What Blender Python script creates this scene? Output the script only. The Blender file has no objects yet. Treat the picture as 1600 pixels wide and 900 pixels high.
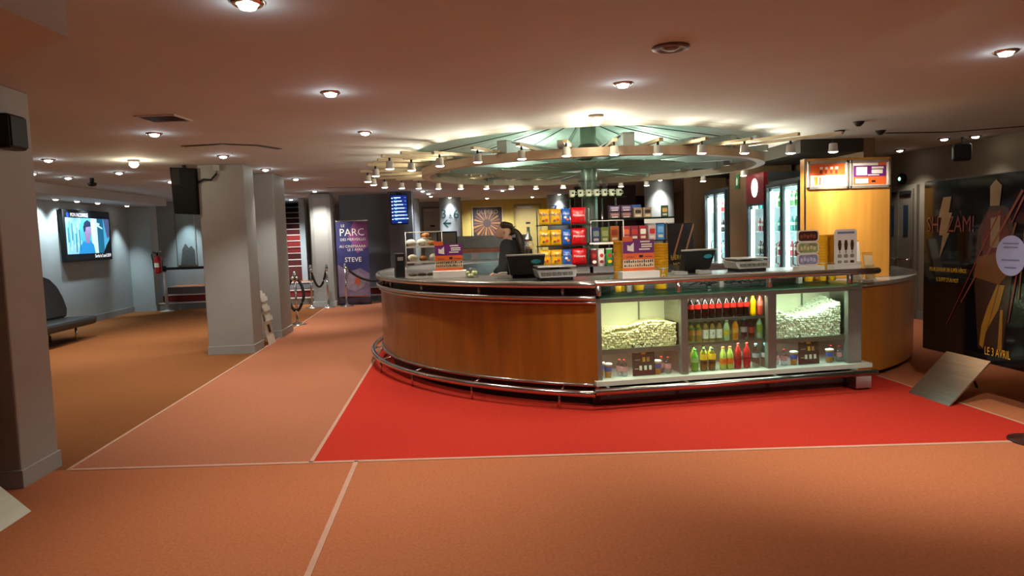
import bpy, bmesh, math, random
from mathutils import Matrix, Vector
PI = math.pi
rng = random.Random(7)
SC = bpy.context.scene
COL = SC.collection

# ------------------------------------------------------------------ camera, world, exposure
CAM_YAW, CAM_PITCH, CAM_ROLL, CAM_FPX = 0.08335, 0.07809, 0.0333, 1100.0
def make_camera():
    s, c = math.sin(CAM_YAW), math.cos(CAM_YAW)
    sp, cp = math.sin(CAM_PITCH), math.cos(CAM_PITCH)
    fwd = Vector((s*cp, c*cp, -sp)); r0 = Vector((c, -s, 0)); u0 = r0.cross(fwd)
    up = math.cos(CAM_ROLL)*u0 + math.sin(CAM_ROLL)*r0
    rt = math.cos(CAM_ROLL)*r0 - math.sin(CAM_ROLL)*u0
    cd = bpy.data.cameras.new('camera'); cd.sensor_width = 36.0
    cd.lens = 36.0*CAM_FPX/1600.0; cd.clip_start = 0.05; cd.clip_end = 100
    co = bpy.data.objects.new('camera', cd); COL.objects.link(co)
    m = Matrix((rt, up, -fwd)).transposed().to_4x4(); m.translation = (0, 0, 1.55)
    co.matrix_world = m; SC.camera = co
make_camera()
wd = bpy.data.worlds.new('world'); SC.world = wd; wd.use_nodes = True
wd.node_tree.nodes['Background'].inputs[0].default_value = (0.5, 0.4, 0.35, 1)
wd.node_tree.nodes['Background'].inputs[1].default_value = 0.02
SC.view_settings.view_transform = 'Standard'; SC.view_settings.look = 'None'
SC.view_settings.gamma = 1.0; SC.view_settings.use_curve_mapping = False
SC.view_settings.exposure = 0.0
SC.cycles.use_denoising = True
SC.cycles.max_bounces = 8; SC.cycles.diffuse_bounces = 4; SC.cycles.glossy_bounces = 4
SC.cycles.transparent_max_bounces = 16; SC.cycles.sample_clamp_indirect = 4.0
CEIL = 2.61
K_DOWN, K_SPOT, K_UP = 150.0, 36.0, 72.0      # lamp powers in watts

# ------------------------------------------------------------------ materials
def lin(h):
    h = h.lstrip('#'); out = []
    for i in (0, 2, 4):
        v = int(h[i:i+2], 16)/255
        out.append(v/12.92 if v <= .04045 else ((v+.055)/1.055)**2.4)
    return out
MATS = {}
def M(key, hexcol='#808080', rough=.5, metal=0.0, var=.10, scale=(12, 12, 12), bump=0.0, coat=0.0, spec=.5, detail=3):
    if key in MATS: return MATS[key]
    m = bpy.data.materials.new(key); m.use_nodes = True; MATS[key] = m
    nt = m.node_tree; b = nt.nodes['Principled BSDF']; c = lin(hexcol)
    tc = nt.nodes.new('ShaderNodeTexCoord'); mp = nt.nodes.new('ShaderNodeMapping')
    mp.inputs['Scale'].default_value = scale if isinstance(scale, tuple) else (scale,)*3
    nz = nt.nodes.new('ShaderNodeTexNoise'); nz.inputs['Scale'].default_value = 1.0; nz.inputs['Detail'].default_value = detail
    rp = nt.nodes.new('ShaderNodeValToRGB')
    rp.color_ramp.elements[0].position = .3; rp.color_ramp.elements[1].position = .7
    rp.color_ramp.elements[0].color = [max(0, x*(1-var)) for x in c]+[1]
    rp.color_ramp.elements[1].color = [min(1, x*(1+var)) for x in c]+[1]
    nt.links.new(tc.outputs['Object'], mp.inputs[0]); nt.links.new(mp.outputs[0], nz.inputs['Vector'])
    nt.links.new(nz.outputs['Fac'], rp.inputs[0]); nt.links.new(rp.outputs[0], b.inputs['Base Color'])
    b.inputs['Roughness'].default_value = rough; b.inputs['Metallic'].default_value = metal
    b.inputs['Coat Weight'].default_value = coat; b.inputs['Coat Roughness'].default_value = .12
    b.inputs['Specular IOR Level'].default_value = spec
    if bump:
        bp = nt.nodes.new('ShaderNodeBump'); bp.inputs['Strength'].default_value = bump; bp.inputs['Distance'].default_value = .004
        nt.links.new(nz.outputs['Fac'], bp.inputs['Height']); nt.links.new(bp.outputs[0], b.inputs['Normal'])
    return m
def EM(key, hexcol, strength=1.0):
    if key in MATS: return MATS[key]
    m = bpy.data.materials.new(key); m.use_nodes = True; MATS[key] = m
    b = m.node_tree.nodes['Principled BSDF']; c = lin(hexcol)+[1]
    b.inputs['Base Color'].default_value = [x*.3 for x in c[:3]]+[1]; b.inputs['Roughness'].default_value = .4
    b.inputs['Emission Color'].default_value = c; b.inputs['Emission Strength'].default_value = strength
    return m
def GL(key, hexcol='#f4fffa', gloss=.08, rough=.03):
    if key in MATS: return MATS[key]
    m = bpy.data.materials.new(key); m.use_nodes = True; MATS[key] = m
    nt = m.node_tree; nt.nodes.remove(nt.nodes['Principled BSDF'])
    t = nt.nodes.new('ShaderNodeBsdfTransparent'); t.inputs[0].default_value = lin(hexcol)+[1]
    g = nt.nodes.new('ShaderNodeBsdfGlossy'); g.inputs['Roughness'].default_value = rough
    mx = nt.nodes.new('ShaderNodeMixShader'); mx.inputs[0].default_value = gloss
    nt.links.new(t.outputs[0], mx.inputs[1]); nt.links.new(g.outputs[0], mx.inputs[2])
    nt.links.new(mx.outputs[0], nt.nodes['Material Output'].inputs[0]); return m
# shared palette
WALLG = M('grey_blue_paint', '#9aa5a8', .7, var=.04, scale=(3, 3, 3))
CEILM = M('ceiling_plaster', '#bcc2c2', .85, var=.03, scale=(2, 2, 2))
PILM = M('pillar_paint', '#9fa2a1', .65, var=.04, scale=(4, 4, 4))
YELW = M('yellow_wall_paint', '#d2b95c', .6, var=.05, scale=(3, 3, 3))
BEIGE = M('beige_laminate', '#7a6248', .5, var=.08, scale=(4, 4, 1))
DARKW = M('dark_brown_wall', '#3a2a24', .7, var=.1)
STEEL = M('polished_steel', '#c8c4c0', .16, 1.0, var=.06, scale=(6, 6, 6))
BRUSH = M('brushed_steel', '#a9a7a4', .32, 1.0, var=.12, scale=(3, 3, 60))
ALU = M('painted_aluminium', '#9fa79f', .38, .6, var=.05)
TAN = M('tan_painted_beam', '#b09a80', .45, .2, var=.05)
WOOD = M('varnished_cherry_wood', '#905614', .34, var=.22, scale=(9, 9, .9), coat=.35, detail=6)
WOODL = M('light_maple_veneer', '#c98e3c', .4, var=.12, scale=(14, 14, .8), coat=.2, detail=6)
BLACK = M('black_plastic', '#101010', .5, var=.15, spec=.3)
DARK = M('dark_grey_plastic', '#202224', .55, var=.12, spec=.3)
RUBB = M('black_rubber', '#0b0b0c', .6, var=.1)
WHITE = M('white_plastic', '#e6e2d8', .4, var=.03)
PAPER = M('white_print', '#eee9dc', .6, var=.02)
GREYP = M('pale_grey_plastic', '#b5b4ad', .42, var=.05)
CHROME = M('chrome', '#d6dad8', .17, 1.0, var=.03)
RAIL = M('satin_rail_steel', '#bdb9b2', .27, 1.0, var=.05)
GLASS = GL('clear_glass'); GGLASS = GL('green_edge_glass', '#d6efe2', .14)
ACRYL = GL('clear_acrylic', '#f6f6f2', .10)
ORANGE = M('orange_print', '#e2652a', .5, var=.04); PURPLE = M('purple_print', '#6d2170', .5, var=.05)
CREAM = M('cream_print', '#ead9b4', .55, var=.03); INK = M('black_print', '#1a1512', .6, var=.05)
REDP = M('red_print', '#c01f1c', .4, var=.06); YEL = M('yellow_print', '#eeb51c', .4, var=.06)
BLUEP = M('blue_print', '#2b55a6', .4, var=.08); GREENP = M('green_print', '#3f8f3a', .4, var=.08)
TEXTW = M('white_lettering', '#f2efe9', .5, var=.01)
LAMP = EM('lamp_lens', '#fff3e0', 14.0); LAMPW = EM('warm_lamp_lens', '#ffe9c2', 14.0)

# ------------------------------------------------------------------ mesh builder
class MB:
    def __init__(s): s.v, s.f, s.m, s.sm = [], [], [], []; s.M = Matrix.Identity(4)
    def at(s, m): s.M = m; return s
    def add(s, vs, fs, mat=0, smooth=False):
        n = len(s.v)
        for p in vs: s.v.append(s.M @ Vector(p))
        for f in fs:
            s.f.append([i+n for i in f]); s.m.append(mat); s.sm.append(smooth)
        return s
    def box(s, x0, x1, y0, y1, z0, z1, mat=0):
        return s.add([(x0,y0,z0),(x1,y0,z0),(x1,y1,z0),(x0,y1,z0),(x0,y0,z1),(x1,y0,z1),(x1,y1,z1),(x0,y1,z1)],
                     [(0,3,2,1),(4,5,6,7),(0,1,5,4),(1,2,6,5),(2,3,7,6),(3,0,4,7)], mat)
    def lathe(s, prof, seg=16, c=(0,0,0), mat=0, smooth=True, cap=True):
        vs, fs = [], []
        for r, z in prof:
            for k in range(seg):
                a = 2*PI*k/seg; vs.append((c[0]+r*math.cos(a), c[1]+r*math.sin(a), c[2]+z))
        for i in range(len(prof)-1):
            for k in range(seg):
                k2 = (k+1) % seg; fs.append((i*seg+k, i*seg+k2, (i+1)*seg+k2, (i+1)*seg+k))
        if cap:
            fs.append(tuple(reversed(range(seg)))); n = (len(prof)-1)*seg; fs.append(tuple(range(n, n+seg)))
        return s.add(vs, fs, mat, smooth)
    def cyl(s, c, r, z0, z1, seg=16, mat=0): return s.lathe([(r, z0), (r, z1)], seg, c, mat)
    def tube(s, pts, r, seg=8, mat=0, closed=False, smooth=True):
        pts = [Vector(p) for p in pts]; n = len(pts); vs, fs = [], []
        up = Vector((0, 0, 1))
        for i, p in enumerate(pts):
            a = pts[(i-1) % n] if (closed or i > 0) else p
            b = pts[(i+1) % n] if (closed or i < n-1) else p
            t = (b-a).normalized(); u = up if abs(t.z) < .93 else Vector((1, 0, 0))
            e1 = t.cross(u).normalized(); e2 = e1.cross(t)
            rr = r[i] if isinstance(r, (list, tuple)) else r
            for k in range(seg):
                q = 2*PI*k/seg; vs.append(p + e1*rr*math.cos(q) + e2*rr*math.sin(q))
        for i in range(n if closed else n-1):
            j = (i+1) % n
            for k in range(seg):
                k2 = (k+1) % seg; fs.append((i*seg+k, i*seg+k2, j*seg+k2, j*seg+k))
        if not closed:
            fs.append(tuple(reversed(range(seg)))); fs.append(tuple(range((n-1)*seg, n*seg)))
        return s.add(vs, fs, mat, smooth)
    def prism(s, poly, z0, z1, mat=0, smooth=False):
        n = len(poly); vs = [(x, y, z0) for x, y in poly]+[(x, y, z1) for x, y in poly]
        fs = [tuple(reversed(range(n))), tuple(range(n, 2*n))]+[(i, (i+1) % n, (i+1) % n+n, i+n) for i in range(n)]
        return s.add(vs, fs, mat, smooth)
    def slab(s, poly, y0, y1, mat=0):   # polygon in XZ given counter-clockwise seen from -Y
        n = len(poly); vs = [(x, y0, z) for x, z in poly]+[(x, y1, z) for x, z in poly]
        fs = [tuple(range(n)), tuple(reversed(range(n, 2*n)))]+[(i, i+n, (i+1) % n+n, (i+1) % n) for i in range(n)]
        return s.add(vs, fs, mat)
    def arcbox(s, c, r0, r1, z0, z1, a0, a1, seg=24, mat=0, smooth=False):
        vs, fs = [], []
        for i in range(seg+1):
            a = a0+(a1-a0)*i/seg; ca, sa = math.cos(a), math.sin(a)
            vs += [(c[0]+r0*ca, c[1]+r0*sa, z0), (c[0]+r1*ca, c[1]+r1*sa, z0), (c[0]+r1*ca, c[1]+r1*sa, z1), (c[0]+r0*ca, c[1]+r0*sa, z1)]
        for i in range(seg):
            b = i*4
            for k in range(4):
                k2 = (k+1) % 4; fs.append((b+k, b+k2, b+4+k2, b+4+k))
        fs += [(3, 2, 1, 0), tuple(seg*4+k for k in range(4))]
        if a1 < a0: fs = [tuple(reversed(f)) for f in fs]
        return s.add(vs, fs, mat, smooth)
    def text(s, body, size, x=0, z=0, y=0, mat=0, align='CENTER', bend=None, sx=1.0, plane='xz'):
        for px, py, fs in text_faces(body, size, align): pass
        vs, fs = text_mesh(body, size, align)
        out = []
        for a, b in vs:
            a *= sx
            if bend:
                th = a/bend; out.append((x+bend*math.sin(th), y+bend-bend*math.cos(th), z+b))
            elif plane == 'xy': out.append((x+a, z+b, y))
            else: out.append((x+a, y, z+b))
        return s.add(out, fs, mat)
    def build(s, name, mats, parent=None, bevel=0.0, world=False):
        vs = s.v
        if world and parent is not None:
            inv = PM[root_of(parent).name].inverted(); vs = [inv @ p for p in vs]
        me = bpy.data.meshes.new(name); me.from_pydata([tuple(p) for p in vs], [], s.f)
        for m in (mats if isinstance(mats, (list, tuple)) else [mats]): me.materials.append(m)
        me.polygons.foreach_set('material_index', s.m); me.polygons.foreach_set('use_smooth', s.sm); me.update()
        o = bpy.data.objects.new(name, me); COL.objects.link(o)
        if parent is not None: o.parent = parent
        if bevel:
            b = o.modifiers.new('bevel', 'BEVEL'); b.width = bevel; b.segments = 2; b.limit_method = 'ANGLE'
        return o
TX = {}
def text_faces(*a): return []
def text_mesh(body, size, align):
    k = (body, size, align)
    if k not in TX:
        cu = bpy.data.curves.new('lettering', 'FONT'); cu.body = body; cu.size = size; cu.align_x = align; cu.align_y = 'CENTER'
        cu.resolution_u = 2; ob = bpy.data.objects.new('lettering', cu); me = ob.to_mesh()
        TX[k] = ([(v.co.x, v.co.y) for v in me.vertices], [tuple(p.vertices) for p in me.polygons])
        ob.to_mesh_clear(); bpy.data.objects.remove(ob); bpy.data.curves.remove(cu)
    return TX[k]
PM = {}
def root_of(o):
    while o.parent is not None: o = o.parent
    return o
def tag(o, label=None, cat=None, group=None, kind=None):
    if label: o['label'] = label
    if cat: o['category'] = cat
    if group: o['group'] = group
    if kind: o['kind'] = kind
    return o
def thing(name, label, cat, loc=(0, 0, 0), rz=0.0, group=None, kind=None):
    o = bpy.data.objects.new(name, None); COL.objects.link(o); o.empty_display_size = .1
    o.location = loc; o.rotation_euler = (0, 0, rz)
    PM[o.name] = Matrix.Translation(Vector(loc)) @ Matrix.Rotation(rz, 4, 'Z')
    return tag(o, label, cat, group, kind)
KIDS = {}
def copy_tree(o, loc, rz=None, label=None, group=None):
    r = o.copy(); COL.objects.link(r); r.location = loc
    if rz is not None: r.rotation_euler = (0, 0, rz)
    PM[r.name] = Matrix.Translation(Vector(loc)) @ Matrix.Rotation(r.rotation_euler.z, 4, 'Z')
    if label: r['label'] = label
    if group: r['group'] = group
    for ch in KIDS[o.name]:
        c = ch.copy(); COL.objects.link(c); c.parent = r
        for g in KIDS.get(ch.name, []):
            d = g.copy(); COL.objects.link(d); d.parent = c
    return r
def remember(o):
    for ob in COL.objects:
        if ob.parent is o:
            KIDS.setdefault(o.name, []).append(ob)
            for g in COL.objects:
                if g.parent is ob: KIDS.setdefault(ob.name, []).append(g)
    return o
def light(kind, loc, energy, color=(1, .93, .84), parent=None, size=.05, angle=100, blend=.8, aim=None, sizey=None):
    ld = bpy.data.lights.new('lamp', kind); ld.energy = energy; ld.color = color
    if kind == 'SPOT': ld.spot_size = math.radians(angle); ld.spot_blend = blend; ld.shadow_soft_size = size
    elif kind == 'POINT': ld.shadow_soft_size = size
    else:
        ld.shape = 'RECTANGLE'; ld.size = size; ld.size_y = sizey or size
    o = bpy.data.objects.new('lamp_light', ld); COL.objects.link(o)
    o.location = loc
    if aim is not None: o.rotation_euler = Vector(aim).to_track_quat('-Z', 'Y').to_euler()
    if parent is not None: o.parent = parent
    return o
ORD = ['first','second','third','fourth','fifth','sixth','seventh','eighth','ninth','tenth','eleventh','twelfth','thirteenth','fourteenth','fifteenth','sixteenth','seventeenth','eighteenth','nineteenth','twentieth']
def struct(o, label=None): return tag(o, label, None, None, 'structure')

# ================================================================== SETTING
SEAM = lambda x: 5.06-.094*(x+2.76)          # the pale seam across the carpet in front of the bar
fl = MB().box(-8, 8.2, -4.5, 24, -.2, -.005).build('floor', M('floor_screed', '#6b4a3a', .9)); struct(fl, 'carpeted lobby floor in red and orange sections')
def carpet(name_label, poly, mat): o = MB().prism(poly, -.005, .002).build('carpet_panel', mat, fl); o['label'] = name_label; return o
CS = (60, 60, 60)
C_LANE = M('salmon_carpet', '#a3684c', .95, var=.12, scale=CS, bump=.3, spec=.1)
C_FRONT = M('terracotta_carpet', '#aa6744', .95, var=.12, scale=CS, bump=.3, spec=.1)
C_LEFT = M('ochre_carpet', '#82522e', .95, var=.14, scale=CS, bump=.3, spec=.1)
C_RED = M('red_carpet', '#b02f21', .95, var=.12, scale=CS, bump=.3, spec=.1)
carpet('brown-orange carpet of the seating side', [(-7.45, SEAM(-2.73)), (-2.73, SEAM(-2.73)), (-2.76, 10), (-2.93, 17.3), (-7.45, 17.3)], C_LEFT)
carpet('salmon carpet walkway left of the bar', [(-2.73, SEAM(-2.73)), (-1.035, SEAM(-1.035)), (-1.03, 17.3), (-2.93, 17.3), (-2.76, 10)], C_LANE)
carpet('bright red carpet around the bar', [(-1.035, SEAM(-1.035)), (4.2, SEAM(4.2)), (4.2, 13), (-1.03, 13)], C_RED)
carpet('brown carpet behind the standee', [(4.2, SEAM(4.2)), (7.2, SEAM(7.2)), (7.2, 13), (4.2, 13)], C_FRONT)
carpet('salmon carpet of the back corridor', [(-1.03, 13), (7.2, 13), (7.2, 22.5), (-1.03, 22.5)], C_LANE)
carpet('terracotta carpet at the near left', [(-7.45, -4.4), (-.735, -4.4), (-.72, SEAM(-.72)), (-2.73, SEAM(-2.73)), (-7.45, SEAM(-2.73))], C_FRONT)
carpet('terracotta carpet at the near right', [(-.735, -4.4), (7.2, -4.4), (7.2, SEAM(7.2)), (-.72, SEAM(-.72))], C_FRONT)
SEAMM = M('pale_seam_strip', '#b98f78', .8, var=.05)
def strip(a, b, w=.014):
    a, b = Vector(a), Vector(b); t = (b-a).normalized(); n = Vector((-t.y, t.x))*w
    MB().prism([(a-n)[:], (b-n)[:], (b+n)[:], (a+n)[:]], .002, .006).build('seam_strip', SEAMM, fl)
strip((-2.73, SEAM(-2.73)), (7.2, SEAM(7.2)), .018); strip((-.735, -4.4), (-.72, SEAM(-.72)), .016)
strip((-1.035, SEAM(-1.035)), (-1.03, 13)); strip((-2.73, SEAM(-2.73)), (-2.76, 10)); strip((-2.76, 10), (-2.93, 17.3)); strip((4.2, SEAM(4.2)), (4.2, 13), .01)

# ceiling with the round opening over the bar
RC, RR = (1.75, 9.2), 2.25
def ceiling():
    x0, x1, y0, y1 = -7.6, 7.4, -4.5, 22.7
    n = 96; angs = [2*PI*k/n for k in range(n)]
    cor = [math.atan2(y-RC[1], x-RC[0]) % (2*PI) for x in (x0, x1) for y in (y0, y1)]
    angs = sorted(angs+cor); vs, fs = [], []
    for a in angs:
        ca, sa = math.cos(a), math.sin(a)
        tx = ((x1-RC[0])/ca if ca > 1e-9 else (x0-RC[0])/ca if ca < -1e-9 else 1e9)
        ty = ((y1-RC[1])/sa if sa > 1e-9 else (y0-RC[1])/sa if sa < -1e-9 else 1e9)
        t = min(tx, ty)
        vs += [(RC[0]+RR*ca, RC[1]+RR*sa, CEIL), (RC[0]+t*ca, RC[1]+t*sa, CEIL), (RC[0]+RR*ca, RC[1]+RR*sa, CEIL+.1), (RC[0]+t*ca, RC[1]+t*sa, CEIL+.1)]
    m = len(angs)
    for i in range(m):
        a, b = i*4, ((i+1) % m)*4
        fs += [(a, a+1, b+1, b), (a+2, b+2, b+3, a+3), (a, b, b+2, a+2)]
    return MB().add(vs, fs).build('ceiling', CEILM)
ce = struct(ceiling(), 'pale plaster ceiling with a round opening above the bar')
MINT = M('mint_recess_panel', '#cfe3d4', .6, var=.04); RIBM = M('recess_rib', '#4d5a52', .5, var=.05)
NP = 32
for k in range(NP):
    a0, a1 = 2*PI*k/NP+.006, 2*PI*(k+1)/NP-.006
    def pt(r, z, a): return (RC[0]+r*math.cos(a), RC[1]+r*math.sin(a), z)
    vs = [pt(.1, 3.02, a0), pt(RR+.02, CEIL+.1, a0), pt(RR+.02, CEIL+.1, a1), pt(.1, 3.02, a1)]
    vs += [(x, y, z+.02) for x, y, z in vs]
    MB().add(vs, [(0,1,2,3),(7,6,5,4),(0,4,5,1),(1,5,6,2),(2,6,7,3),(3,7,4,0)]).build('recess_panel', MINT, ce)
    if k % 2 == 0:
        a = 2*PI*k/NP
        MB().tube([pt(.12, 2.99, a), pt(RR-.02, CEIL+.075, a)], .007, 6).build('recess_rib', RIBM, ce)
struct(MB().box(RC[0]-RR-.1, RC[0]+RR+.1, RC[1]-RR-.1, RC[1]+RR+.1, 3.06, 3.1).build('ceiling_recess_back', CEILM))

def wall(name, x0, x1, y0, y1, z0, z1, mat, label, bevel=0): return struct(MB().box(x0, x1, y0, y1, z0, z1).build(name, mat, bevel=bevel), label)
wall('wall_left', -7.6, -7.45, -4.5, 18.5, 0, CEIL, WALLG, 'grey wall on the left with the large screen')
wall('wall_right', 7.2, 7.35, -4.5, 22.5, 0, CEIL, M('grey_beige_paint', '#8b8271', .7, var=.05, scale=(3, 3, 3)), 'grey-beige wall on the right with double doors')
wall('wall_front', -7.6, 7.35, -4.65, -4.5, 0, CEIL, WALLG, 'wall behind the viewer')
wall('wall_back', -7.6, .36, 22.5, 22.65, 0, CEIL, WALLG, 'grey wall at the far end of the corridor')
struct(MB().box(.36, 3.1, 22.42, 22.65, 0, CEIL).build('wall_yellow', YELW), 'yellow far wall with the framed poster and door')
struct(MB().box(3.1, 7.35, 22.5, 22.65, 0, CEIL).build('wall_far_right', DARKW), 'dark far wall right of the yellow wall')
wall('wall_niche', -7.45, -4.3, 18.45, 18.6, 0, CEIL, WALLG, 'grey wall of the raised landing behind the steps')
wall('wall_pilaster', -7.45, -6.95, 17.06, 17.45, 0, CEIL, WALLG, 'grey pilaster at the end of the left wall')
wall('wall_middle', -2.72, -1.42, 17.75, 17.9, 0, CEIL, M('cool_grey_paint', '#7f8894', .6, var=.05), 'cool grey wall behind the purple banner')
wall('wall_pier', -1.45, -.9, 16.85, 17.9, 0, CEIL, M('slate_paint', '#5e626b', .6, var=.05), 'slate grey pier carrying the blue listing screen')
struct(MB().prism([(-3.82, 18.3), (-3.68, 18.3), (-4.44, 22.5), (-4.62, 22.5)], 0, CEIL).build('wall_stairwell', WALLG), 'grey-blue wall on the right of the red stairs')
struct(MB().prism([(-4.42, 18.45), (-4.31, 18.45), (-5.22, 22.5), (-5.33, 22.5)], 0, CEIL).build('wall_stair_left', WALLG), 'grey wall on the left of the red stairs')
wall('wall_corridor', 3.9, 4.35, 17.4, 17.6, 0, CEIL, DARKW, 'dark wall of the back corridor')
wall('wall_dark', 3.0, 4.5, 16.9, 17.0, 0, CEIL, DARKW, 'dark brown wall behind the mug shelf')
wall('wall_bar_end', 4.42, 5.1, 12.75, 13.1, 0, CEIL, BEIGE, 'beige wall panel left of the lit refrigerators')
wall('wall_bar_panel', 4.5, 5.2, 10.42, 11.1, 0, CEIL, BEIGE, 'beige panel between the refrigerators')
wall('wall_bar_back', 5.3, 5.45, 8.7, 13.1, 0, CEIL, BEIGE, 'wall behind the refrigerators')
struct(MB().box(4.46, 5.3, 8.7, 13.1, 2.44, CEIL).build('trim_1', M('charcoal_fascia', '#2b2823', .6)), 'dark fascia over the refrigerators')
# soffit on the left wall and the dropped box at the upper left
struct(MB().box(-7.45, -6.55, 9.0, 17.06, 2.44, CEIL).build('ceiling_soffit', CEILM), 'dropped soffit above the left wall screen')
struct(MB().prism([(-1.157, 2.343), (-1.563, 2.685), (-4.2, 4.6), (-4.2, -3.5), (-1.19, -3.5), (-1.19, 2.0)], 2.2, CEIL).build('ceiling_box', CEILM), 'dropped ceiling box at the near left')
# pillars
def pillar(x0, x1, y0, y1, label, bevel=.012):
    o = struct(MB().box(x0, x1, y0, y1, 0, CEIL).build('pillar', PILM, bevel=bevel), label)
    MB().box(x0-.012, x1+.012, y0-.012, y1+.012, 0, .12).build('baseboard', PILM, o, bevel=.004); return o
pillar(-3.4, -2.84, 4.73, 5.16, 'grey pillar nearest the viewer on the left')
pillar(-3.4, -2.79, 9.97, 10.45, 'grey square pillar with the hanging monitor')
pillar(-3.35, -2.76, 11.45, 12.2, 'grey pillar behind the leaflet stand')
pillar(-3.22, -2.69, 16.42, 16.95, 'grey pillar beside the purple banner', .12)
def column(x, y, r, label, mat):
    o = struct(MB().cyl((x, y, 0), r, 0, CEIL, 32).build('column', mat), label); return o
COLM = M('pale_column_paint', '#a9b2b6', .6, var=.03)
col_two = column(-1.12, 20.4, .24, 'round pale column with the number 2', COLM)
col_three = column(.0, 20.4, .31, 'round pale column with 3 à 6 and an arrow', COLM)
col_seven = column(3.12, 20.4, .31, 'round pale column with 7 and an arrow', COLM)
column(4.72, 15.7, .33, 'round pale column right of the snack display', COLM)
TEAL = M('teal_lettering', '#1d5a5c', .5, var=.02); NAVY = M('navy_lettering', '#22406e', .5, var=.02)
def onbend(col, body, size, z, mat, a, name='lettering', x=0):
    cx, cy = {'2': (-1.12, 20.4), '3': (.0, 20.4), '7': (3.12, 20.4)}[col]; r = {'2': .24}.get(col, .31)
    mb = MB(); mb.at(Matrix.Translation((cx, cy, 0)) @ Matrix.Rotation(a, 4, 'Z') @ Matrix.Translation((0, -r-.004, 0)))
    parent = {'2': col_two, '3': col_three, '7': col_seven}[col]
    mb.text(body, size, x, z, 0, bend=r+.004); return mb.build(name, mat, parent)
onbend('2', '2', .36, 2.13, NAVY, .05)
onbend('3', '3', .36, 2.13, TEAL, 0, x=-.19); onbend('3', 'à', .2, 2.08, TEAL, 0); onbend('3', '6', .36, 2.12, TEAL, 0, x=.16)
onbend('7', '7', .36, 2.16, NAVY, 0, x=-.15)
def arrow(mb, x, z, w, d, y=0):
    mb.slab([(x-d*w/2, z-.025), (x+d*w/2, z-.025), (x+d*w/2, z+.025), (x-d*w/2, z+.025)][::1 if d > 0 else -1], y, y+.01)
    mb.slab([(x+d*w/2, z), (x+d*(w/2-.09), z+.1), (x+d*(w/2-.14), z+.1), (x+d*(w/2-.05), z), (x+d*(w/2-.14), z-.1), (x+d*(w/2-.09), z-.1)][::1 if d < 0 else -1], y, y+.01)
    return mb
arrow(MB().at(Matrix.Translation((-.1, 20.4-.32, 0))), 0, 1.88, .22, -1).build('arrow', TEAL, col_three)
arrow(MB().at(Matrix.Translation((3.25, 20.4-.325, 0))), 0, 2.14, .22, 1).build('arrow', NAVY, col_seven)
# baseboards
BB = M('baseboard_paint', '#8b9093', .6, var=.03)
struct(MB().box(-7.45, -7.43, -4.5, 17.06, 0, .13).build('baseboard_left', BB), 'grey skirting along the left wall')
struct(MB().box(-6.95, -6.93, 17.06, 17.2, 0, .13).build('baseboard_pilaster', BB), 'grey skirting of the pilaster')
struct(MB().box(7.18, 7.2, -4.5, 22.5, 0, .13).build('baseboard_right', BB), 'skirting along the right wall')
# steps up to the landing and the red staircase
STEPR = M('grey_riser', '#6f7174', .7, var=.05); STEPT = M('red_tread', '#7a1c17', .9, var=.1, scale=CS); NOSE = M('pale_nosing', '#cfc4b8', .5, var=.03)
st = struct(bpy.data.objects.new('floor_steps', None), 'three wide steps up to the landing'); COL.objects.link(st); PM[st.name] = Matrix.Identity(4)
for k in range(3):
    y = 17.2+.3*k
    MB().box(-6.95, -.95, y, 18.45 if k == 2 else y+.32, .17*k, .17*(k+1)-.01).build('riser', STEPR if k != 1 else STEPT, st)
    MB().box(-6.95, -.95, y-.012, y+.05, .17*(k+1)-.022, .17*(k+1)).build('nosing', NOSE, st)
MB().box(-6.95, -.95, 17.86, 18.45, .5, .512).build('landing', C_FRONT, st)
sf = struct(bpy.data.objects.new('floor_stairs', None), 'steep red carpeted staircase with pale nosings'); COL.objects.link(sf); PM[sf.name] = Matrix.Identity(4)
for k in range(11):
    y, z = 18.32+.25*k, .9+.16*k
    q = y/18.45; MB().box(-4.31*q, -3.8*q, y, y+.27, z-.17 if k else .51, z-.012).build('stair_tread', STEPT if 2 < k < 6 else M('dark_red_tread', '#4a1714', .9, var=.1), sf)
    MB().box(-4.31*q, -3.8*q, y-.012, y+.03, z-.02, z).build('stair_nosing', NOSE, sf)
# door leaves
def panel_door(name, parts_mat, x0, x1, z1, y, label):
    d = bpy.data.objects.new(name, None); COL.objects.link(d); PM[d.name] = Matrix.Identity(4); struct(d, label)
    MB().box(x0-.06, x1+.06, y-.03, y, 0, z1+.06).build('door_frame', parts_mat[1], d, bevel=.004)
    lf = MB().box(x0, x1, y-.05, y-.03, .01, z1).build('door_leaf', parts_mat[0], d, bevel=.003)
    MB().box(x0+.05, x1-.25, y-.1, y-.05, z1-.08, z1-.02).build('door_closer', GREYP, lf)
    MB().box((x0+x1)/2-.07, (x0+x1)/2+.07, y-.056, y-.05, 1.82, 1.88).build('door_sign', INK, lf)
    MB().tube([(x1-.08, y-.05, 1.0), (x1-.08, y-.1, 1.0), (x1-.2, y-.1, 1.0)], .01, 6).build('door_handle', CHROME, lf)
    return d
panel_door('door_1', (M('cream_door', '#b8a25a', .5, var=.03), M('cream_frame', '#a08c4c', .5)), 2.07, 2.83, 2.4, 22.42, 'cream door in the yellow far wall')
panel_door('door_2', (M('grey_door', '#9aa09d', .5, var=.03), M('grey_frame', '#6c7070', .5)), -.85, -.3, 2.4, 22.5, 'grey door between the numbered columns')
dd = bpy.data.objects.new('door_3', None); COL.objects.link(dd); PM[dd.name] = Matrix.Identity(4); struct(dd, 'grey double door with vision panels and push bars on the right wall')
DLF = M('taupe_door', '#6e675b', .5, var=.05); DFR = M('taupe_frame', '#7f786a', .5, var=.05)
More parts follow.
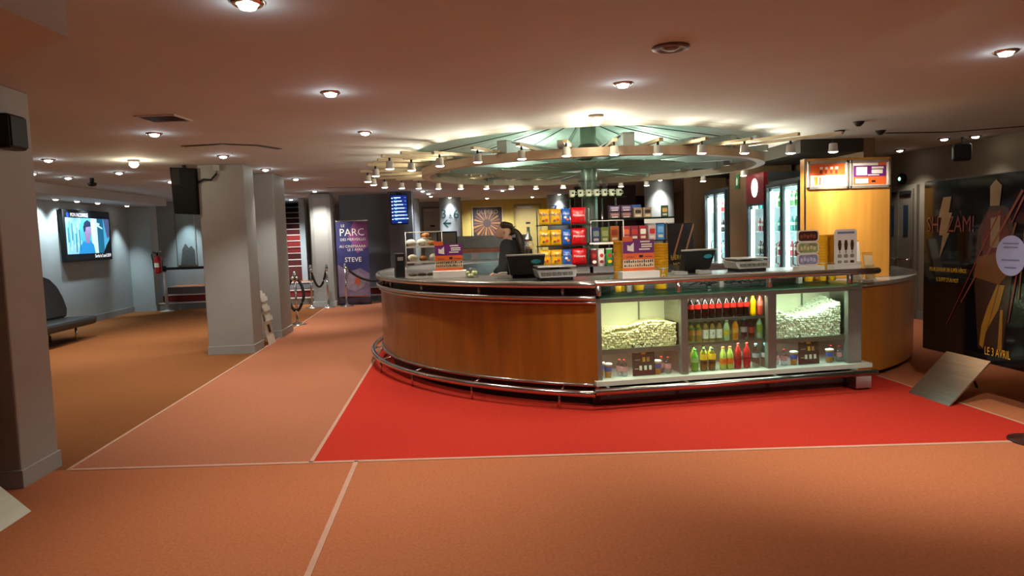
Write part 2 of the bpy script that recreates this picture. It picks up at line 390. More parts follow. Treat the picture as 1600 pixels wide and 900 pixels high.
MB().box(7.15, 7.2, 10.33, 11.1, 0, 2.09).build('door_frame', DFR, dd, bevel=.004)
for y0, y1 in ((10.38, 10.71), (10.73, 11.05)):
    lf = MB().box(7.12, 7.16, y0, y1, .01, 2.03).build('door_leaf', DLF, dd, bevel=.003)
    MB().box(7.112, 7.122, y0+.1, y1-.12, 1.3, 1.78).build('vision_panel', M('dark_blue_pane', '#27343f', .1, var=.1), lf)
    MB().tube([(7.12, y0+.02, .93), (7.06, y0+.04, .93), (7.06, y1-.04, .93), (7.12, y1-.02, .93)], .013, 6).build('push_bar', CHROME, lf)
    MB().box(7.09, 7.12, y0+.03, y1-.05, 1.95, 2.0).build('door_closer', DARK, lf)
# ================================================================== LAMPS
def make_downlight():
    t = thing('downlight', 'x', 'downlight', (0, 0, CEIL), group='recessed ceiling downlights')
    MB().lathe([(.075, .012), (.075, -.006), (.06, -.016), (.05, -.012), (.05, .012)], 20, cap=False).build('trim_ring', STEEL, t)
    MB().lathe([(.05, -.004), (.035, -.03), (.0, -.038)], 16, cap=False).build('lens', LAMP, t)
    return remember(t)
DOWN = [(-.86, 3.3, 'at the top edge of the view, left of centre', 1), (-.83, 5.29, 'above the salmon walkway, before the bar', 1), (1.29, 5.14, 'before the bar, in front of the canopy', 1),
  (3.6, 4.34, 'at the upper right, above the standee', 1), (-2.78, 7.07, 'above the edge of the ochre carpet, before the hanging monitor', 1), (-.82, 7.27, 'at the left rim of the canopy glow', 1),
  (-2.74, 8.98, 'above the square pillar with the monitor', 1), (-4.76, 8.95, 'over the ochre carpet, beside the near pillar', 1), (-5.8, 10.48, 'over the dark lounge bench', 1), (-5.73, 11.27, 'over the end of the lounge bench', 1),
  (-4.73, 10.69, 'in the middle of the ochre seating side', .6), (-4.67, 12.42, 'just left of the hanging monitor', .6), (-2.69, 10.76, 'between the two square pillars', .7), (-2.64, 12.56, 'beyond the pillar with the leaflet stand', .8),
  (-2.93, 15.8, 'above the pillar by the purple banner', .5), (-3.95, 17.0, 'in front of the red staircase', 1), (-.63, 16.83, 'first of the corridor row past the listing screen', .7), (-.53, 17.9, 'second of the corridor row past the listing screen', .5), (-.5, 19.1, 'third of the corridor row past the listing screen', .5),
  (.0, 19.95, 'washing the column with 3 à 6', .16), (-1.1, 19.9, 'washing the pale column marked two', .12), (1.1, 21.0, 'in front of the framed sunburst poster', 2.1), (2.45, 21.0, 'added to light the yellow wall by the cream door', 1.4), (1.3, 17.46, 'in the back corridor before the yellow wall', .6), (1.39, 13.02, 'behind the bar ring, left of the column', .6), (3.56, 13.13, 'behind the bar ring, right of the column', .6),  # cream door lamp is added to brighten the yellow wall
  (4.6, 15.2, 'washing the pale round column right of the snacks', .35), (3.1, 19.95, 'washing the pale column marked seven', .14), (6.82, 10.25, 'before the double doors', .4), (6.56, 8.93, 'left of the pair near the right speaker', .4), (6.85, 8.74, 'right of the pair near the right speaker', .15),
  (-4.1, 18.8, 'added over the foot of the red staircase', .45), (1.3, .9, 'behind the viewer at centre right', .7), (-.86, .9, 'behind the viewer at centre left', .8), (3.6, .9, 'behind the viewer on the right', .5), (-3.6, 1.4, 'behind the viewer on the left', .6), (1.3, -2.0, 'far behind the viewer', .8), (-5.2, 6.2, 'left of the near pillar', .8), (5.6, 3.0, 'near the right wall', .5), (2.6, 2.9, 'added out of view above the near terracotta carpet', 1.5)]  # staircase lamp added for the treads; unseen near-carpet lamp added, tilted at the bar
d0 = make_downlight()
for i, (x, y, w, k) in enumerate(DOWN):
    lab = 'round recessed downlight ' + w
    o = d0 if i == 0 else copy_tree(d0, (x, y, CEIL), label=lab)
    o.location = (x, y, CEIL); o['label'] = lab
    far = y > 12 and x < -.4 and k >= .45
    light('SPOT', (0, 0, -.06), K_DOWN*k*(2.6 if far else 1), (1, .93, .83) if y < 16.5 else (.93, .97, 1), o, .05, 100, .9, (.2 if (x, y) == (2.6, 2.9) else 0, .7 if y > 20.5 else .35 if far else 1.6 if (x, y) == (-4.1, 18.8) else 1.1 if (x, y) == (2.6, 2.9) else 0, -1))
    if k >= .5 and y > 3 and not (19 < y < 22): light('POINT', (0, 0, -.07), .9, (.86, .94, 1), o, .03)
# wall washers in the soffit over the screen: cool white
for i, (y, w) in enumerate(((13.44, 'left'), (14.17, 'middle'), (14.96, 'right'))):
    o = copy_tree(d0, (-7.08, y, 2.44), label='small soffit downlight above the wall screen, %s of the three' % w, group='soffit downlights over the screen')
    light('SPOT', (0, 0, -.06), 90, (.82, .96, 1), o, .03, 104, .9, (-.55, .0, -1))
o = copy_tree(d0, (-7.1, 16.3, 2.44), label='small soffit downlight beside the pilaster', group='soffit downlights over the screen')
light('SPOT', (0, 0, -.06), 150, (.8, .96, 1), o, .03, 56, .9, (-.16, .25, -1))
o = copy_tree(d0, (-6.55, 17.95, CEIL), label='small downlight washing the grey niche poster', group='recessed ceiling downlights')
light('SPOT', (0, 0, -.06), 150, (.8, .96, 1), o, .03, 56, .9, (0, .25, -1))
# two bare bright surface lamps that glare on the ceiling
def glare_lamp(x, y, label, e):
    t = thing('ceiling_lamp', label, 'ceiling lamp', (x, y, CEIL), group=None)
    MB().lathe([(.07, 0), (.07, -.02), (.05, -.03)], 20).build('lamp_base', WHITE, t)
    MB().lathe([(.05, -.03), (.055, -.06), (.03, -.09), (.0, -.095)], 16, cap=False).build('bulb', LAMPW, t)
    light('POINT', (0, 0, -.14), e, (1, .86, .6), t, .04)
glare_lamp(1.38, 6.53, 'glaring bare ceiling lamp just in front of the bar canopy', 14)
glare_lamp(-3.9, 9.23, 'glaring bare ceiling lamp above the ochre carpet', 9)

# ================================================================== CANOPY OVER THE BAR
CC, RG = (1.85, 9.3), 2.15
cn = thing('bar_canopy', 'round metal ring canopy on a central column above the bar', 'canopy', (CC[0], CC[1], 0))
def W(mb): return mb.at(Matrix.Identity(4))
c0 = (0, 0)
MB().arcbox(c0, RG-.05, RG+.05, 2.30, 2.39, 0, 2*PI, 96).build('ring', TAN, cn)
MB().lathe([(RR+.04, CEIL-.002), (RR-.06, CEIL-.03), (RR-.1, CEIL+.0)], 96, (RC[0]-CC[0], RC[1]-CC[1], 0), cap=False).build('recess_rim', M('rim_white', '#d3d6cd', .5), cn)
MB().cyl((0, 0, 0), .105, 1.08, 3.0, 32).build('column', M('sage_column', '#8f9a88', .3, .5, var=.05), cn)
MB().lathe([(.11, 2.44), (.3, 2.47), (.28, 2.5), (.11, 2.68)], 24, cap=False).build('column_collar', M('dark_bronze', '#4c4a3a', .4, .6), cn)
for k in range(10):
    a = 2*PI*k/10+.31; mb = MB().at(Matrix.Rotation(a, 4, 'Z'))
    vs = [(.1, -.03, 2.36), (2.1, -.03, 2.38), (2.1, -.03, 2.53), (.1, -.03, 2.44)]; vs += [(x, .03, z) for x, y, z in vs]
    mb.add(vs, [(0,1,2,3),(7,6,5,4),(0,4,5,1),(1,5,6,2),(2,6,7,3),(3,7,4,0)])
    mb.box(.1, 2.16, -.06, .06, 2.52, 2.535).box(2.06, 2.16, -.06, .06, 2.36, 2.53)
    mb.build('radial_beam', ALU, cn)
PANEL = M('frosted_green_panel', '#8fb89c', .45, var=.05)
for k in range(30):
    a0, a1 = 2*PI*k/30+.012, 2*PI*(k+1)/30-.012
    MB().arcbox(c0, .4, 1.3, 2.335, 2.345, a0, a1, 3).build('frosted_panel', PANEL, cn)
for k in range(10):
    a = 2*PI*k/10+.63; mb = MB().at(Matrix.Rotation(a, 4, 'Z'))
    mb.box(RG-.2, RG+.12, -.05, .05, 2.40, 2.47).build('uplighter', ALU, cn)
SPOTS = [(.30, 7.27), (.73, 7.06), (1.15, 6.87), (1.62, 6.86), (2.07, 6.9), (2.53, 6.94), (3.01, 7.03), (3.36, 6.75), (3.78, 6.72),
         (-.09, 7.57), (-.41, 7.99), (-.63, 7.75), (-.87, 8.61), (-1.06, 9.45), (-1.05, 10.04), (-.95, 10.61), (-.72, 10.9), (-.47, 11.05),
         (-.17, 11.23), (.18, 11.4), (.6, 11.56), (1.03, 11.8), (1.46, 11.92), (1.92, 11.9), (2.94, 12.0), (3.36, 11.89), (4.1, 11.2), (4.35, 10.2)]
FINM = M('pale_fin', '#c3b596', .4, .3, var=.04)
def fin(x, y, z=2.4):
    v = Vector((x-CC[0], y-CC[1])); a = math.atan2(v.y, v.x); r = v.length
    MB().at(Matrix.Rotation(a, 4, 'Z')).box(RG-.25, r+.09, -.022, .022, z, z+.03).build('fin', FINM, cn)
for x, y in SPOTS: fin(x, y)
for k in range(9):
    a = math.radians(153+7.5*k); fin(CC[0]+2.72*math.cos(a), CC[1]+2.72*math.sin(a), 2.44)
def make_spot():
    t = thing('canopy_spotlight', 'x', 'spotlight', (0, 0, 2.4), group='spotlights around the bar canopy')
    s = MB().cyl((0, 0, 0), .012, -.04, 0, 8).build('stem', DARK, t)
    MB().lathe([(.03, -.035), (.038, -.04), (.042, -.1), (.05, -.115), (.048, -.12)], 14).build('housing', GREYP, t)
    MB().lathe([(.046, -.12), (.03, -.128), (.0, -.13)], 14, cap=False).build('lens', LAMP, t)
    return remember(t)
s0 = make_spot()
SW = ['front arc of the bar canopy, %s from the left' % ORD[i] for i in range(9)] + ['left side of the bar canopy, %s going back' % ORD[i] for i in range(9)] + ['rear arc of the bar canopy, %s from the left' % ORD[i] for i in range(8)] + ['right side of the bar canopy, further back', 'right side of the bar canopy, nearer']
for i, (x, y) in enumerate(SPOTS):
    lab = 'small can spotlight on the '+SW[i]
    o = s0 if i == 0 else copy_tree(s0, (x, y, 2.4), label=lab)
    o.location = (x, y, 2.4 if i not in (7, 8) else 2.36); o['label'] = lab
    inward = Vector((CC[0]-x, CC[1]-y, 0)).normalized()*((1.1 if i % 2 else .25) if i < 9 else (.5 if i % 2 else .1))
    light('SPOT', (0, 0, -.16), K_SPOT*(2.2 if i in (7, 8) else 1.3 if i < 9 and i % 2 else 1), (1, .92, .8), o, .03, 84, .7, (inward.x if i not in (7, 8) else .4 if i == 7 else .75, inward.y if i not in (7, 8) else .5, -.8))
# uplight of the canopy: shines on the plaster and into the recess
for k in range(26):
    a = 2*PI*k/26+.1
    light('SPOT', (2.3*math.cos(a), 2.3*math.sin(a), 2.32), K_UP*.2, (1, .9, .68), cn, .08, 156, 1.0, (math.cos(a)*1.3, math.sin(a)*1.3, 1))
for k in range(4):
    a = PI/2*k+.6
    light('POINT', (1.1*math.cos(a), 1.1*math.sin(a), 2.58), 16, (.88, 1, .88), cn, .08)

# ================================================================== COUNTER
KC, KR, KR2 = (2.67, 9.26), 3.59, 3.06
A = Vector((1.225, 5.98)); B = Vector((3.77, 6.19)); PHI = math.atan2(B.y-A.y, B.x-A.x); LF = (B-A).length
def FP(u, d, z): return (A.x+u*math.cos(PHI)-d*math.sin(PHI), A.y+u*math.sin(PHI)+d*math.cos(PHI), z)
A0, A1 = math.radians(246.3), math.radians(75)
bc = thing('bar_counter', 'large ring shaped bar counter with varnished wood front and steel rails', 'counter', (KC[0], KC[1], 0))
def arc(r, z, a0, a1, n=60): return [(r*math.cos(a0+(a1-a0)*i/n), r*math.sin(a0+(a1-a0)*i/n), z) for i in range(n+1)]
NSEG = 5
for k in range(NSEG):
    b0, b1 = A0+(A1-A0)*k/NSEG, A0+(A1-A0)*(k+1)/NSEG
    MB().arcbox(c0, KR-.04, KR, .2, .93, b0-.0008, b1+.0008, 24, smooth=False).build('wood_panel', WOOD, bc)
MB().arcbox(c0, KR-.3, KR-.12, 0, .2, A0, A1, 60).build('plinth', DARK, bc)
MB().arcbox(c0, KR-.12, KR-.1, .93, 1.06, A0, A1, 60).build('gap_panel', M('dark_gap_wood', '#3d2013', .4), bc)
MB().arcbox(c0, 2.86, KR+.02, 1.055, 1.10, A0, A1, 72).build('counter_top', BRUSH, bc)
MB().arcbox(c0, 2.9, 2.93, 0, 1.055, A0, A1, 60).build('inner_panel', BRUSH, bc)
MB().tube(arc(KR+.03, 1.08, A0, A1), .032, 10).build('top_rail', RAIL, bc)
MB().tube(arc(KR+.035, .965, A0, A1), .022, 10).build('middle_rail', RAIL, bc)
MB().tube(arc(KR+.015, .925, A0, A1), .014, 8).build('lower_rail', RAIL, bc)
MB().tube(arc(KR+.01, .2, A0, A1), .016, 8).build('wood_edge_rail', STEEL, bc)
MB().tube(arc(KR+.13, .15, A0, A1), .028, 10).build('foot_rail', STEEL, bc)
for k in range(12):
    a = A0+(A1-A0)*(k+.35)/12
    def pp(r, z): return (r*math.cos(a), r*math.sin(a), z)
    MB().tube([pp(KR+.13, 0), pp(KR+.13, .15)], .011, 6).tube([pp(KR+.13, .15), pp(KR-.12, .19)], .011, 6).build('foot_rail_bracket', STEEL, bc)
    MB().tube([pp(KR-.03, .93), pp(KR-.03, 1.06)], .018, 8).build('rail_post', CHROME, bc)
# right wing of the ring: wood below a stone slab
B0, B1 = math.atan2(B.y+.2-KC[1], B.x+.08-KC[0]), math.radians(62)
for k in range(4):
    b0, b1 = B0+(B1-B0)*k/4, B0+(B1-B0)*(k+1)/4
    MB().arcbox(c0, KR2-.04, KR2, .06, .92, b0, b1, 16).build('wing_panel', M('lightened_wing_wood', '#a96d22', .38, var=.18, scale=(9, 9, .9), coat=.3, detail=6), bc)  # wing wood lightened: its brighter lighting is put into the colour
MB().arcbox(c0, KR2-.2, KR2-.1, 0, .06, B0, B1, 40).build('wing_plinth', DARK, bc)
MB().arcbox(c0, 2.35, KR2+.03, .92, .955, B0, B1, 48).build('wing_top', M('grey_stone_top', '#8d8a84', .22, var=.12, scale=(30, 30, 30)), bc)
MB().arcbox(c0, 2.4, 2.43, 0, .92, B0, B1, 40).build('wing_inner_panel', BRUSH, bc)

# ------------------------------------------------------------------ glazed display case, straight front
dc = thing('display_case', 'glazed front display case of the bar with popcorn and bottles', 'display case', (A.x, A.y, 0), PHI)
FRAME = M('case_frame_steel', '#7a7a70', .35, .5, var=.08)
MB().box(-.02, LF+.02, .08, .6, 0, .15).build('base', M('case_base', '#3a2824', .5), dc)
MB().box(-.03, LF+.06, -.06, .55, .2, .24).build('sill', M('pale_sill', '#b9bdae', .3, var=.05), dc)
MB().tube([(-.06, -.12, .165), (LF+.06, -.12, .165)], .03, 12).build('front_tube', RAIL, dc)
for u in (.06, .78, 1.62, 2.4): MB().box(u-.012, u+.012, -.12, .08, .13, .2).build('tube_bracket', FRAME, dc)
MB().box(2.42, LF+.02, -.1, .05, .02, .14).build('corner_bracket', BRUSH, dc)
for u0, u1 in ((-.01, .045), (.775, .84), (1.606, 1.69), (2.405, 2.545)):
    MB().box(u0, u1, .0, .06, .24, .93).build('frame_post', FRAME, dc, bevel=.004)
MB().box(-.01, LF, 0, .06, .915, .955).build('top_frame', FRAME, dc, bevel=.004)
MB().box(-.02, LF+.02, -.02, .5, .962, .982).build('deck_glass', GGLASS, dc)
MB().box(-.02, LF+.02, .06, .5, .935, .95).build('deck_underframe', BRUSH, dc)
MB().box(-.02, LF, .47, .5, .15, .935).build('back_panel', M('warm_steel_back', '#a08a7c', .3, .7, var=.1), dc)
for u0, u1 in ((.0, .03), (LF-.05, LF)): MB().box(u0, u1, .06, .5, .15, .935).build('side_panel', BRUSH, dc)
for u0, u1 in ((.79, .81), (1.63, 1.65)): MB().box(u0, u1, .06, .47, .24, .935).build('divider', BRUSH, dc)
for u0, u1 in ((.045, .775), (.84, 1.606), (1.69, 2.405)):
    MB().box(u0, u1, .02, .026, .245, .915).build('front_pane', GLASS, dc)
for u0, u1, h in ((.03, .79, 'cream'), (1.65, LF-.05, 'cream')):
    MB().box(u0, u1, .065, .46, .455, .475).build('bin_floor', BRUSH, dc)
    MB().box(u0, u1, .045, .06, .455, .5).build('bin_lip', FRAME, dc)
    MB().box(u0, u1, .43, .445, .475, .93).build('bin_back', M('cream_bin_wall', '#e4dcc0', .5, var=.03), dc)
    MB().box((u0+u1)/2+.12, (u0+u1)/2+.13, .41, .43, .7, .93).build('bin_rod', FRAME, dc)
    MB().box(u0+.1, u1-.1, .05, .08, .918, .934).build('case_lamp', EM('case_tube', '#f4ffe0', 9), dc)
light('AREA', (.4, .05, .91), 4.2, (1, .95, .68), dc, .6, aim=(0, .1, -1), sizey=.06)
light('AREA', (2.03, .05, .91), 4.0, (.82, 1, .86), dc, .6, aim=(0, .1, -1), sizey=.06)
for z in (.72, .505): MB().box(.845, 1.6, .05, .46, z-.014, z).build('bottle_shelf', GGLASS, dc); 
for z in (.72, .505): MB().box(.842, 1.603, .045, .055, z-.018, z+.004).build('shelf_rail', FRAME, dc)
MB().box(.9, 1.58, .045, .06, .925, .937).build('strip_lamp', EM('strip_tube', '#fff2dc', 9), dc)
light('AREA', (1.24, .05, .915), 7.5, (1, .93, .82), dc, .7, aim=(0, .35, -1), sizey=.02)
light('AREA', (1.24, .09, .495), 5.0, (1, .95, .85), dc, .7, aim=(0, .2, -1), sizey=.02)
for u_ in (.4, 2.03): light('AREA', (u_, .1, .45), 1.6, (1, .95, .85) if u_ < 1 else (.85, .97, 1), dc, .6, aim=(0, .2, -1), sizey=.02)  # added lights without fittings, to brighten the niches under the bins
# raised ledge with the hand rail
rl = thing('serving_ledge', 'raised steel serving ledge with a chrome hand rail above the display case', 'ledge', (A.x, A.y, 0), PHI)
MB().box(-.02, 2.72, .02, .33, 1.083, 1.098).build('ledge_plate', BRUSH, rl, bevel=.003)
MB().tube([(-.02, 0, 1.09)]+[(2.68*i/12, 0, 1.09) for i in range(13)]+[(2.715, .01, 1.09), (2.735, .04, 1.09), (2.74, .12, 1.09)], .03, 12).build('hand_rail', RAIL, rl)
for u in (.02, .755, 1.62, 2.42): MB().cyl((u, .0, 0), .026, .98, 1.07, 14).cyl((u, .02, 0), .012, 1.05, 1.09, 8).build('rail_post', BRUSH, rl)
for u in (.4, 1.3, 2.1): MB().box(u-.02, u+.02, .28, .32, .98, 1.085).build('ledge_bracket', FRAME, rl)
light('AREA', (1.3, .2, 1.07), 5, (1, .96, .86), rl, 2.4, aim=(0, .25, -1), sizey=.03)  # unseen strip light added under the ledge to brighten the cup bottoms
sw = thing('service_worktop', 'steel service worktop behind the display case carrying the till', 'worktop', (A.x, A.y, 0), PHI)
MB().box(.05, 2.62, .52, 1.05, 1.06, 1.09).build('worktop_plate', BRUSH, sw, bevel=.003)
MB().box(.08, 2.58, .98, 1.02, .1, 1.06).build('worktop_back', BRUSH, sw)
for u in (.1, 1.3, 2.55): MB().box(u-.02, u+.02, .54, .58, 0, 1.06).build('leg', STEEL, sw)
MB().box(.1, 2.55, .6, .98, .78, .8).build('lower_shelf', DARK, sw)
for i in range(6):
    u = 1.05+.1*i
    pts = [(u, .44, 1.0), (u+.08, .4, 1.03+.01*(i % 3)), (u+.18, .43, 1.0+.012*(i % 2)), (u+.3, .41, 1.02), (u+.34, .46, .99)]
    MB().tube(pts, .006, 6).build('loose_cable', RUBB, sw)

# popcorn heaps: kernels on a sloping pile
KERN = M('popcorn', '#efe2b4', .8, var=.18, scale=(60, 60, 60)); KERNW = M('popcorn_white', '#e8e6cf', .8, var=.18, scale=(60, 60, 60))
def popcorn(name, u0, u1, hf, mat, label):
    bm = bmesh.new(); bmesh.ops.create_icosphere(bm, subdivisions=1, radius=1.0)
    sv = [v.co.copy() for v in bm.verts]; sf_ = [tuple(v.index for v in f.verts) for f in bm.faces]; bm.free()
    mb = MB(); d0_, d1_ = .098, .42
    def kernel(x, y, z):
        s = rng.uniform(.0105, .0165); q = Matrix.Rotation(rng.uniform(0, 6), 3, rng.choice('XYZ'))
        mb.add([Vector((x, y, z))+q @ (v*s*rng.uniform(.72, 1.28)) for v in sv], sf_)
    x = u0+.012
    while x < u1-.01:
        top = hf(x); z = .487
        while z < top:
            kernel(x+rng.uniform(-.005, .005), d0_+rng.uniform(-.006, .006), z+rng.uniform(-.005, .005)); z += .0205
        y = d0_+.016
        while y < d1_:
            kernel(x+rng.uniform(-.006, .006), y, top+.035*math.sin((y-d0_)*7+x*5)+rng.uniform(-.006, .006)); y += .023
        x += .0205
    n = 12; vs, fs = [], []
    for i in range(n+1):
        xx = u0+.008+(u1-u0-.016)*i/n
        for yy in (.106, .42): vs += [(xx, yy, .477), (xx, yy, hf(xx)-.004)]
    for i in range(n):
        b = i*4; fs += [(b, b+4, b+5, b+1), (b+1, b+5, b+7, b+3), (b+2, b+3, b+7, b+6)]
    mb.add(vs, fs)
    o = mb.build(name, mat); o.location = (A.x, A.y, 0); o.rotation_euler = (0, 0, PHI)
    return tag(o, label, 'popcorn', kind='stuff')
popcorn('popcorn_heap', .045, .775, lambda x: .60+.11*max(0, min(1, (x-.1)/.55))**.7+.012*math.sin(x*14), KERN, 'yellowish popcorn heaped in the left bin of the display case')
popcorn('popcorn_heap', 1.69, 2.405, lambda x: .72+.075*math.cos((x-1.55)*6.2)*(.6 if x < 2 else 1)+(.05 if x > 2.1 else .06*max(0, x-1.95)/.15), KERNW, 'white popcorn heaped in the right bin of the display case')
# ================================================================== BOTTLES
def DR(key, h, rough=.08): return M('drink_'+key, h, rough, var=.1, scale=(30, 30, 30), coat=.4)
CLEAR = GL('clear_bottle', '#dfe8ea', .14, .05); CLEARG = GL('pale_green_bottle', '#cfe3c2', .14, .05)
def make_bottle(name, h, r, body, cap, label=None, lab=(.35, .6), neck=.35, waist=False, band=None, letter=None):
    t = thing(name, 'x', 'bottle', (0, 0, 0))
    w = r*.86 if waist else r
    MB().lathe([(r*.7, 0), (r*.96, .006), (r, .02), (r, h*.22), (w, h*.34), (w, h*.5), (r, h*.62), (r*.9, h*.7), (r*neck, h*.88), (r*neck, h*.93)], 14).build('body', body, t)
    MB().cyl((0, 0, 0), r*neck*1.12, h*.925, h, 12).build('cap', cap, t)
    if label:
        ra = r*1.015
        MB().lathe([(ra if not waist else w*1.03, h*lab[0]), (ra if not waist else r*1.01, h*lab[1])], 14, cap=False).build('label_band', label, t)
    if band: MB().lathe([(r*1.02, h*band[1]), (r*1.02, h*band[2])], 14, cap=False).build('upper_band', band[0], t)
    if letter: MB().text(letter, h*.2, 0, h*(lab[0]+lab[1])/2, 0, bend=r*1.03, mat=0).build('letter', INK, t)
    if letter:
        o = COL.objects[-1] if False else None
    return remember(t)
for_letters = {}
def fix_letter(t, r):
    for ch in KIDS[t.name]:
        if ch.name.startswith('letter'):
            for v in ch.data.vertices: v.co.y -= r*1.035
REDC = M('red_cap', '#c9201c', .35, var=.03); WHC = M('white_cap', '#e9e6df', .35, var=.03); BLC = M('blue_cap', '#6f9cc4', .35, var=.04); GRC = M('green_cap', '#2f9a3c', .35, var=.04); ORC = M('orange_cap', '#e26a3e', .35, var=.04); DKC = M('dark_cap', '#2a2530', .35, var=.04)
COLA = DR('cola', '#1a0a07'); COLAR = M('cola_label', '#b8261c', .3, var=.06)
b_cola = make_bottle('cola_bottle', .19, .0285, COLA, DKC, COLAR, (.46, .68), .36)
b_yel = make_bottle('soft_drink_bottle', .195, .0285, DR('yellow', '#e8b400'), YEL, M('yellow_orange_label', '#f0a417', .4), (.46, .68), .4, True)
b_pink = make_bottle('soft_drink_bottle', .195, .0285, DR('pink', '#b0402c'), REDC, M('pink_label', '#d4705a', .4), (.46, .68), .4)
b_peach = make_bottle('juice_bottle', .185, .0275, DR('tan', '#9a7e3a'), GRC, M('peach_label', '#cf8a3c', .4), (.36, .6), .36, band=(GREENP, .64, .74))
b_tea = make_bottle('iced_tea_bottle', .185, .027, DR('tea', '#8a6a34'), DKC, PAPER, (.16, .6), .38, letter='T'); fix_letter(b_tea, .027)
b_tea2 = make_bottle('iced_tea_bottle', .185, .027, DR('tea', '#8a6a34'), DKC, PAPER, (.16, .6), .38, letter='F'); fix_letter(b_tea2, .027)
b_pale = make_bottle('lemonade_bottle', .19, .0285, DR('pale', '#b6bf93'), WHC, M('yellow_green_label', '#cfc22e', .4), (.26, .5), .5)
b_oj = make_bottle('juice_bottle', .19, .0295, DR('orange', '#cf7a1c'), BLC, M('gold_label', '#d8a24a', .4), (.36, .58), .5)
b_grape = make_bottle('juice_bottle', .19, .0285, DR('grape', '#3a1822'), BLC, M('mauve_label', '#a99ba6', .4), (.36, .62), .5)
b_dark = make_bottle('soft_drink_bottle', .185, .027, DR('darkred', '#37100c'), DKC, M('rust_label', '#a03a26', .4), (.3, .6), .36)
b_clear = make_bottle('lemonade_bottle', .2, .029, DR('cleargreen', '#98a48a'), YEL, M('leaf_label', '#7f9a3a', .4), (.3, .66), .4)
b_green = make_bottle('lemonade_bottle', .205, .032, DR('green', '#4f9a34'), GRC, M('pale_green_label', '#93c178', .4), (.42, .62), .36)
b_ylw = make_bottle('lemon_drink_bottle', .205, .032, DR('olive', '#5a5216'), DKC, YEL, (.5, .76), .36, band=(M('black_gold_label', '#2d240f', .4), .3, .47))
b_orl = make_bottle('orange_drink_bottle', .21, .031, DR('lime', '#a8b252'), ORC, M('orange_label', '#d9641e', .4), (.25, .5), .42)
b_red = make_bottle('red_drink_bottle', .235, .032, DR('red', '#a5191c'), REDC, M('dark_red_label', '#8a1418', .4), (.3, .45), .3)
b_wat = make_bottle('water_bottle', .22, .032, CLEAR, BLC, M('grey_pink_label', '#b9a9b2', .4), (.42, .6), .36)
b_old = make_bottle('lemon_drink_bottle', .215, .03, DR('lime', '#a8b252'), DKC, M('yellow_label', '#d8c22a', .4), (.45, .7), .36)
b_small = make_bottle('small_water_bottle', .15, .029, CLEAR, REDC, M('pink_water_label', '#c98f8f', .4), (.3, .6), .34)
USED = set()
def place_bottle(p, u, d, z, label, group, world=None):
    loc = FP(u, d, z) if world is None else world
    if p.name in USED: return copy_tree(p, loc, PHI, label, group)
    USED.add(p.name); p.location = loc; p.rotation_euler = (0, 0, PHI); p['label'] = label; p['group'] = group; return p
ux = lambda zx: .905+(1060+zx/6.43-1080)*.00613
for i, zx in enumerate((138, 208, 280, 348, 420, 498, 565, 637, 703)):
    place_bottle(b_cola, ux(zx), .11, .721, 'dark cola bottle with red label on the top shelf, %s from the left' % ORD[i], 'cola bottles on the top shelf of the case')
place_bottle(b_yel, ux(772), .11, .721, 'yellow drink bottle on the top shelf beside the colas', 'bottles on the top shelf of the case')
place_bottle(b_pink, ux(846), .11, .721, 'pinkish red drink bottle at the right end of the top shelf', 'bottles on the top shelf of the case')
G2 = 'bottles on the middle shelf of the case'
for p, zx, lab in ((b_peach, 138, 'green-topped peach label bottle, first on the middle shelf'), (b_peach, 212, 'green-topped peach label bottle, second on the middle shelf'), (b_tea, 283, 'iced tea bottle with a T on its white label, left of the F'),
    (b_tea2, 352, 'iced tea bottle with an F on its white label'), (b_tea, 425, 'iced tea bottle with a T on its white label, right of the F'), (b_pale, 498, 'pale lemonade bottle with a yellow-green label on the middle shelf'),
    (b_oj, 588, 'orange juice bottle with a blue cap on the middle shelf'), (b_grape, 675, 'dark purple juice bottle with a blue cap on the middle shelf'), (b_dark, 755, 'dark red bottle with a rust label on the middle shelf'), (b_clear, 838, 'clear bottle with leafy green print, end of the middle shelf')):
    place_bottle(p, ux(zx), .11, .506, lab, G2)
G3 = 'bottles on the bottom of the case'
for p, zx, d, lab in ((b_green, 168, .1, 'bright green bottle at the front of the bottom row'), (b_ylw, 258, .1, 'yellow and black bottle on the bottom row, left of its twin'), (b_ylw, 343, .1, 'yellow and black bottle on the bottom row, right of its twin'),
    (b_orl, 455, .1, 'orange-labelled lime bottle on the bottom row, left of its twin'), (b_orl, 526, .1, 'orange-labelled lime bottle on the bottom row, right of its twin'), (b_red, 607, .1, 'tall red bottle on the bottom row, left of its twin'), (b_red, 700, .1, 'tall red bottle on the bottom row, right of its twin'),
    (b_wat, 793, .1, 'clear water bottle on the bottom row, left of its twin'), (b_wat, 886, .1, 'clear water bottle on the bottom row, last on the right'),
    (b_old, 130, .24, 'yellowish bottle in the back row, behind the green bottle'), (b_old, 222, .24, 'yellowish bottle in the back row, second from the left'), (b_old, 325, .24, 'yellowish bottle in the back row, third from the left'), (b_old, 400, .24, 'yellowish bottle in the back row, behind the orange labels'), (b_wat, 690, .24, 'clear water bottle in the back row between the red bottles')):
    place_bottle(p, ux(zx), d, .241, lab, G3)
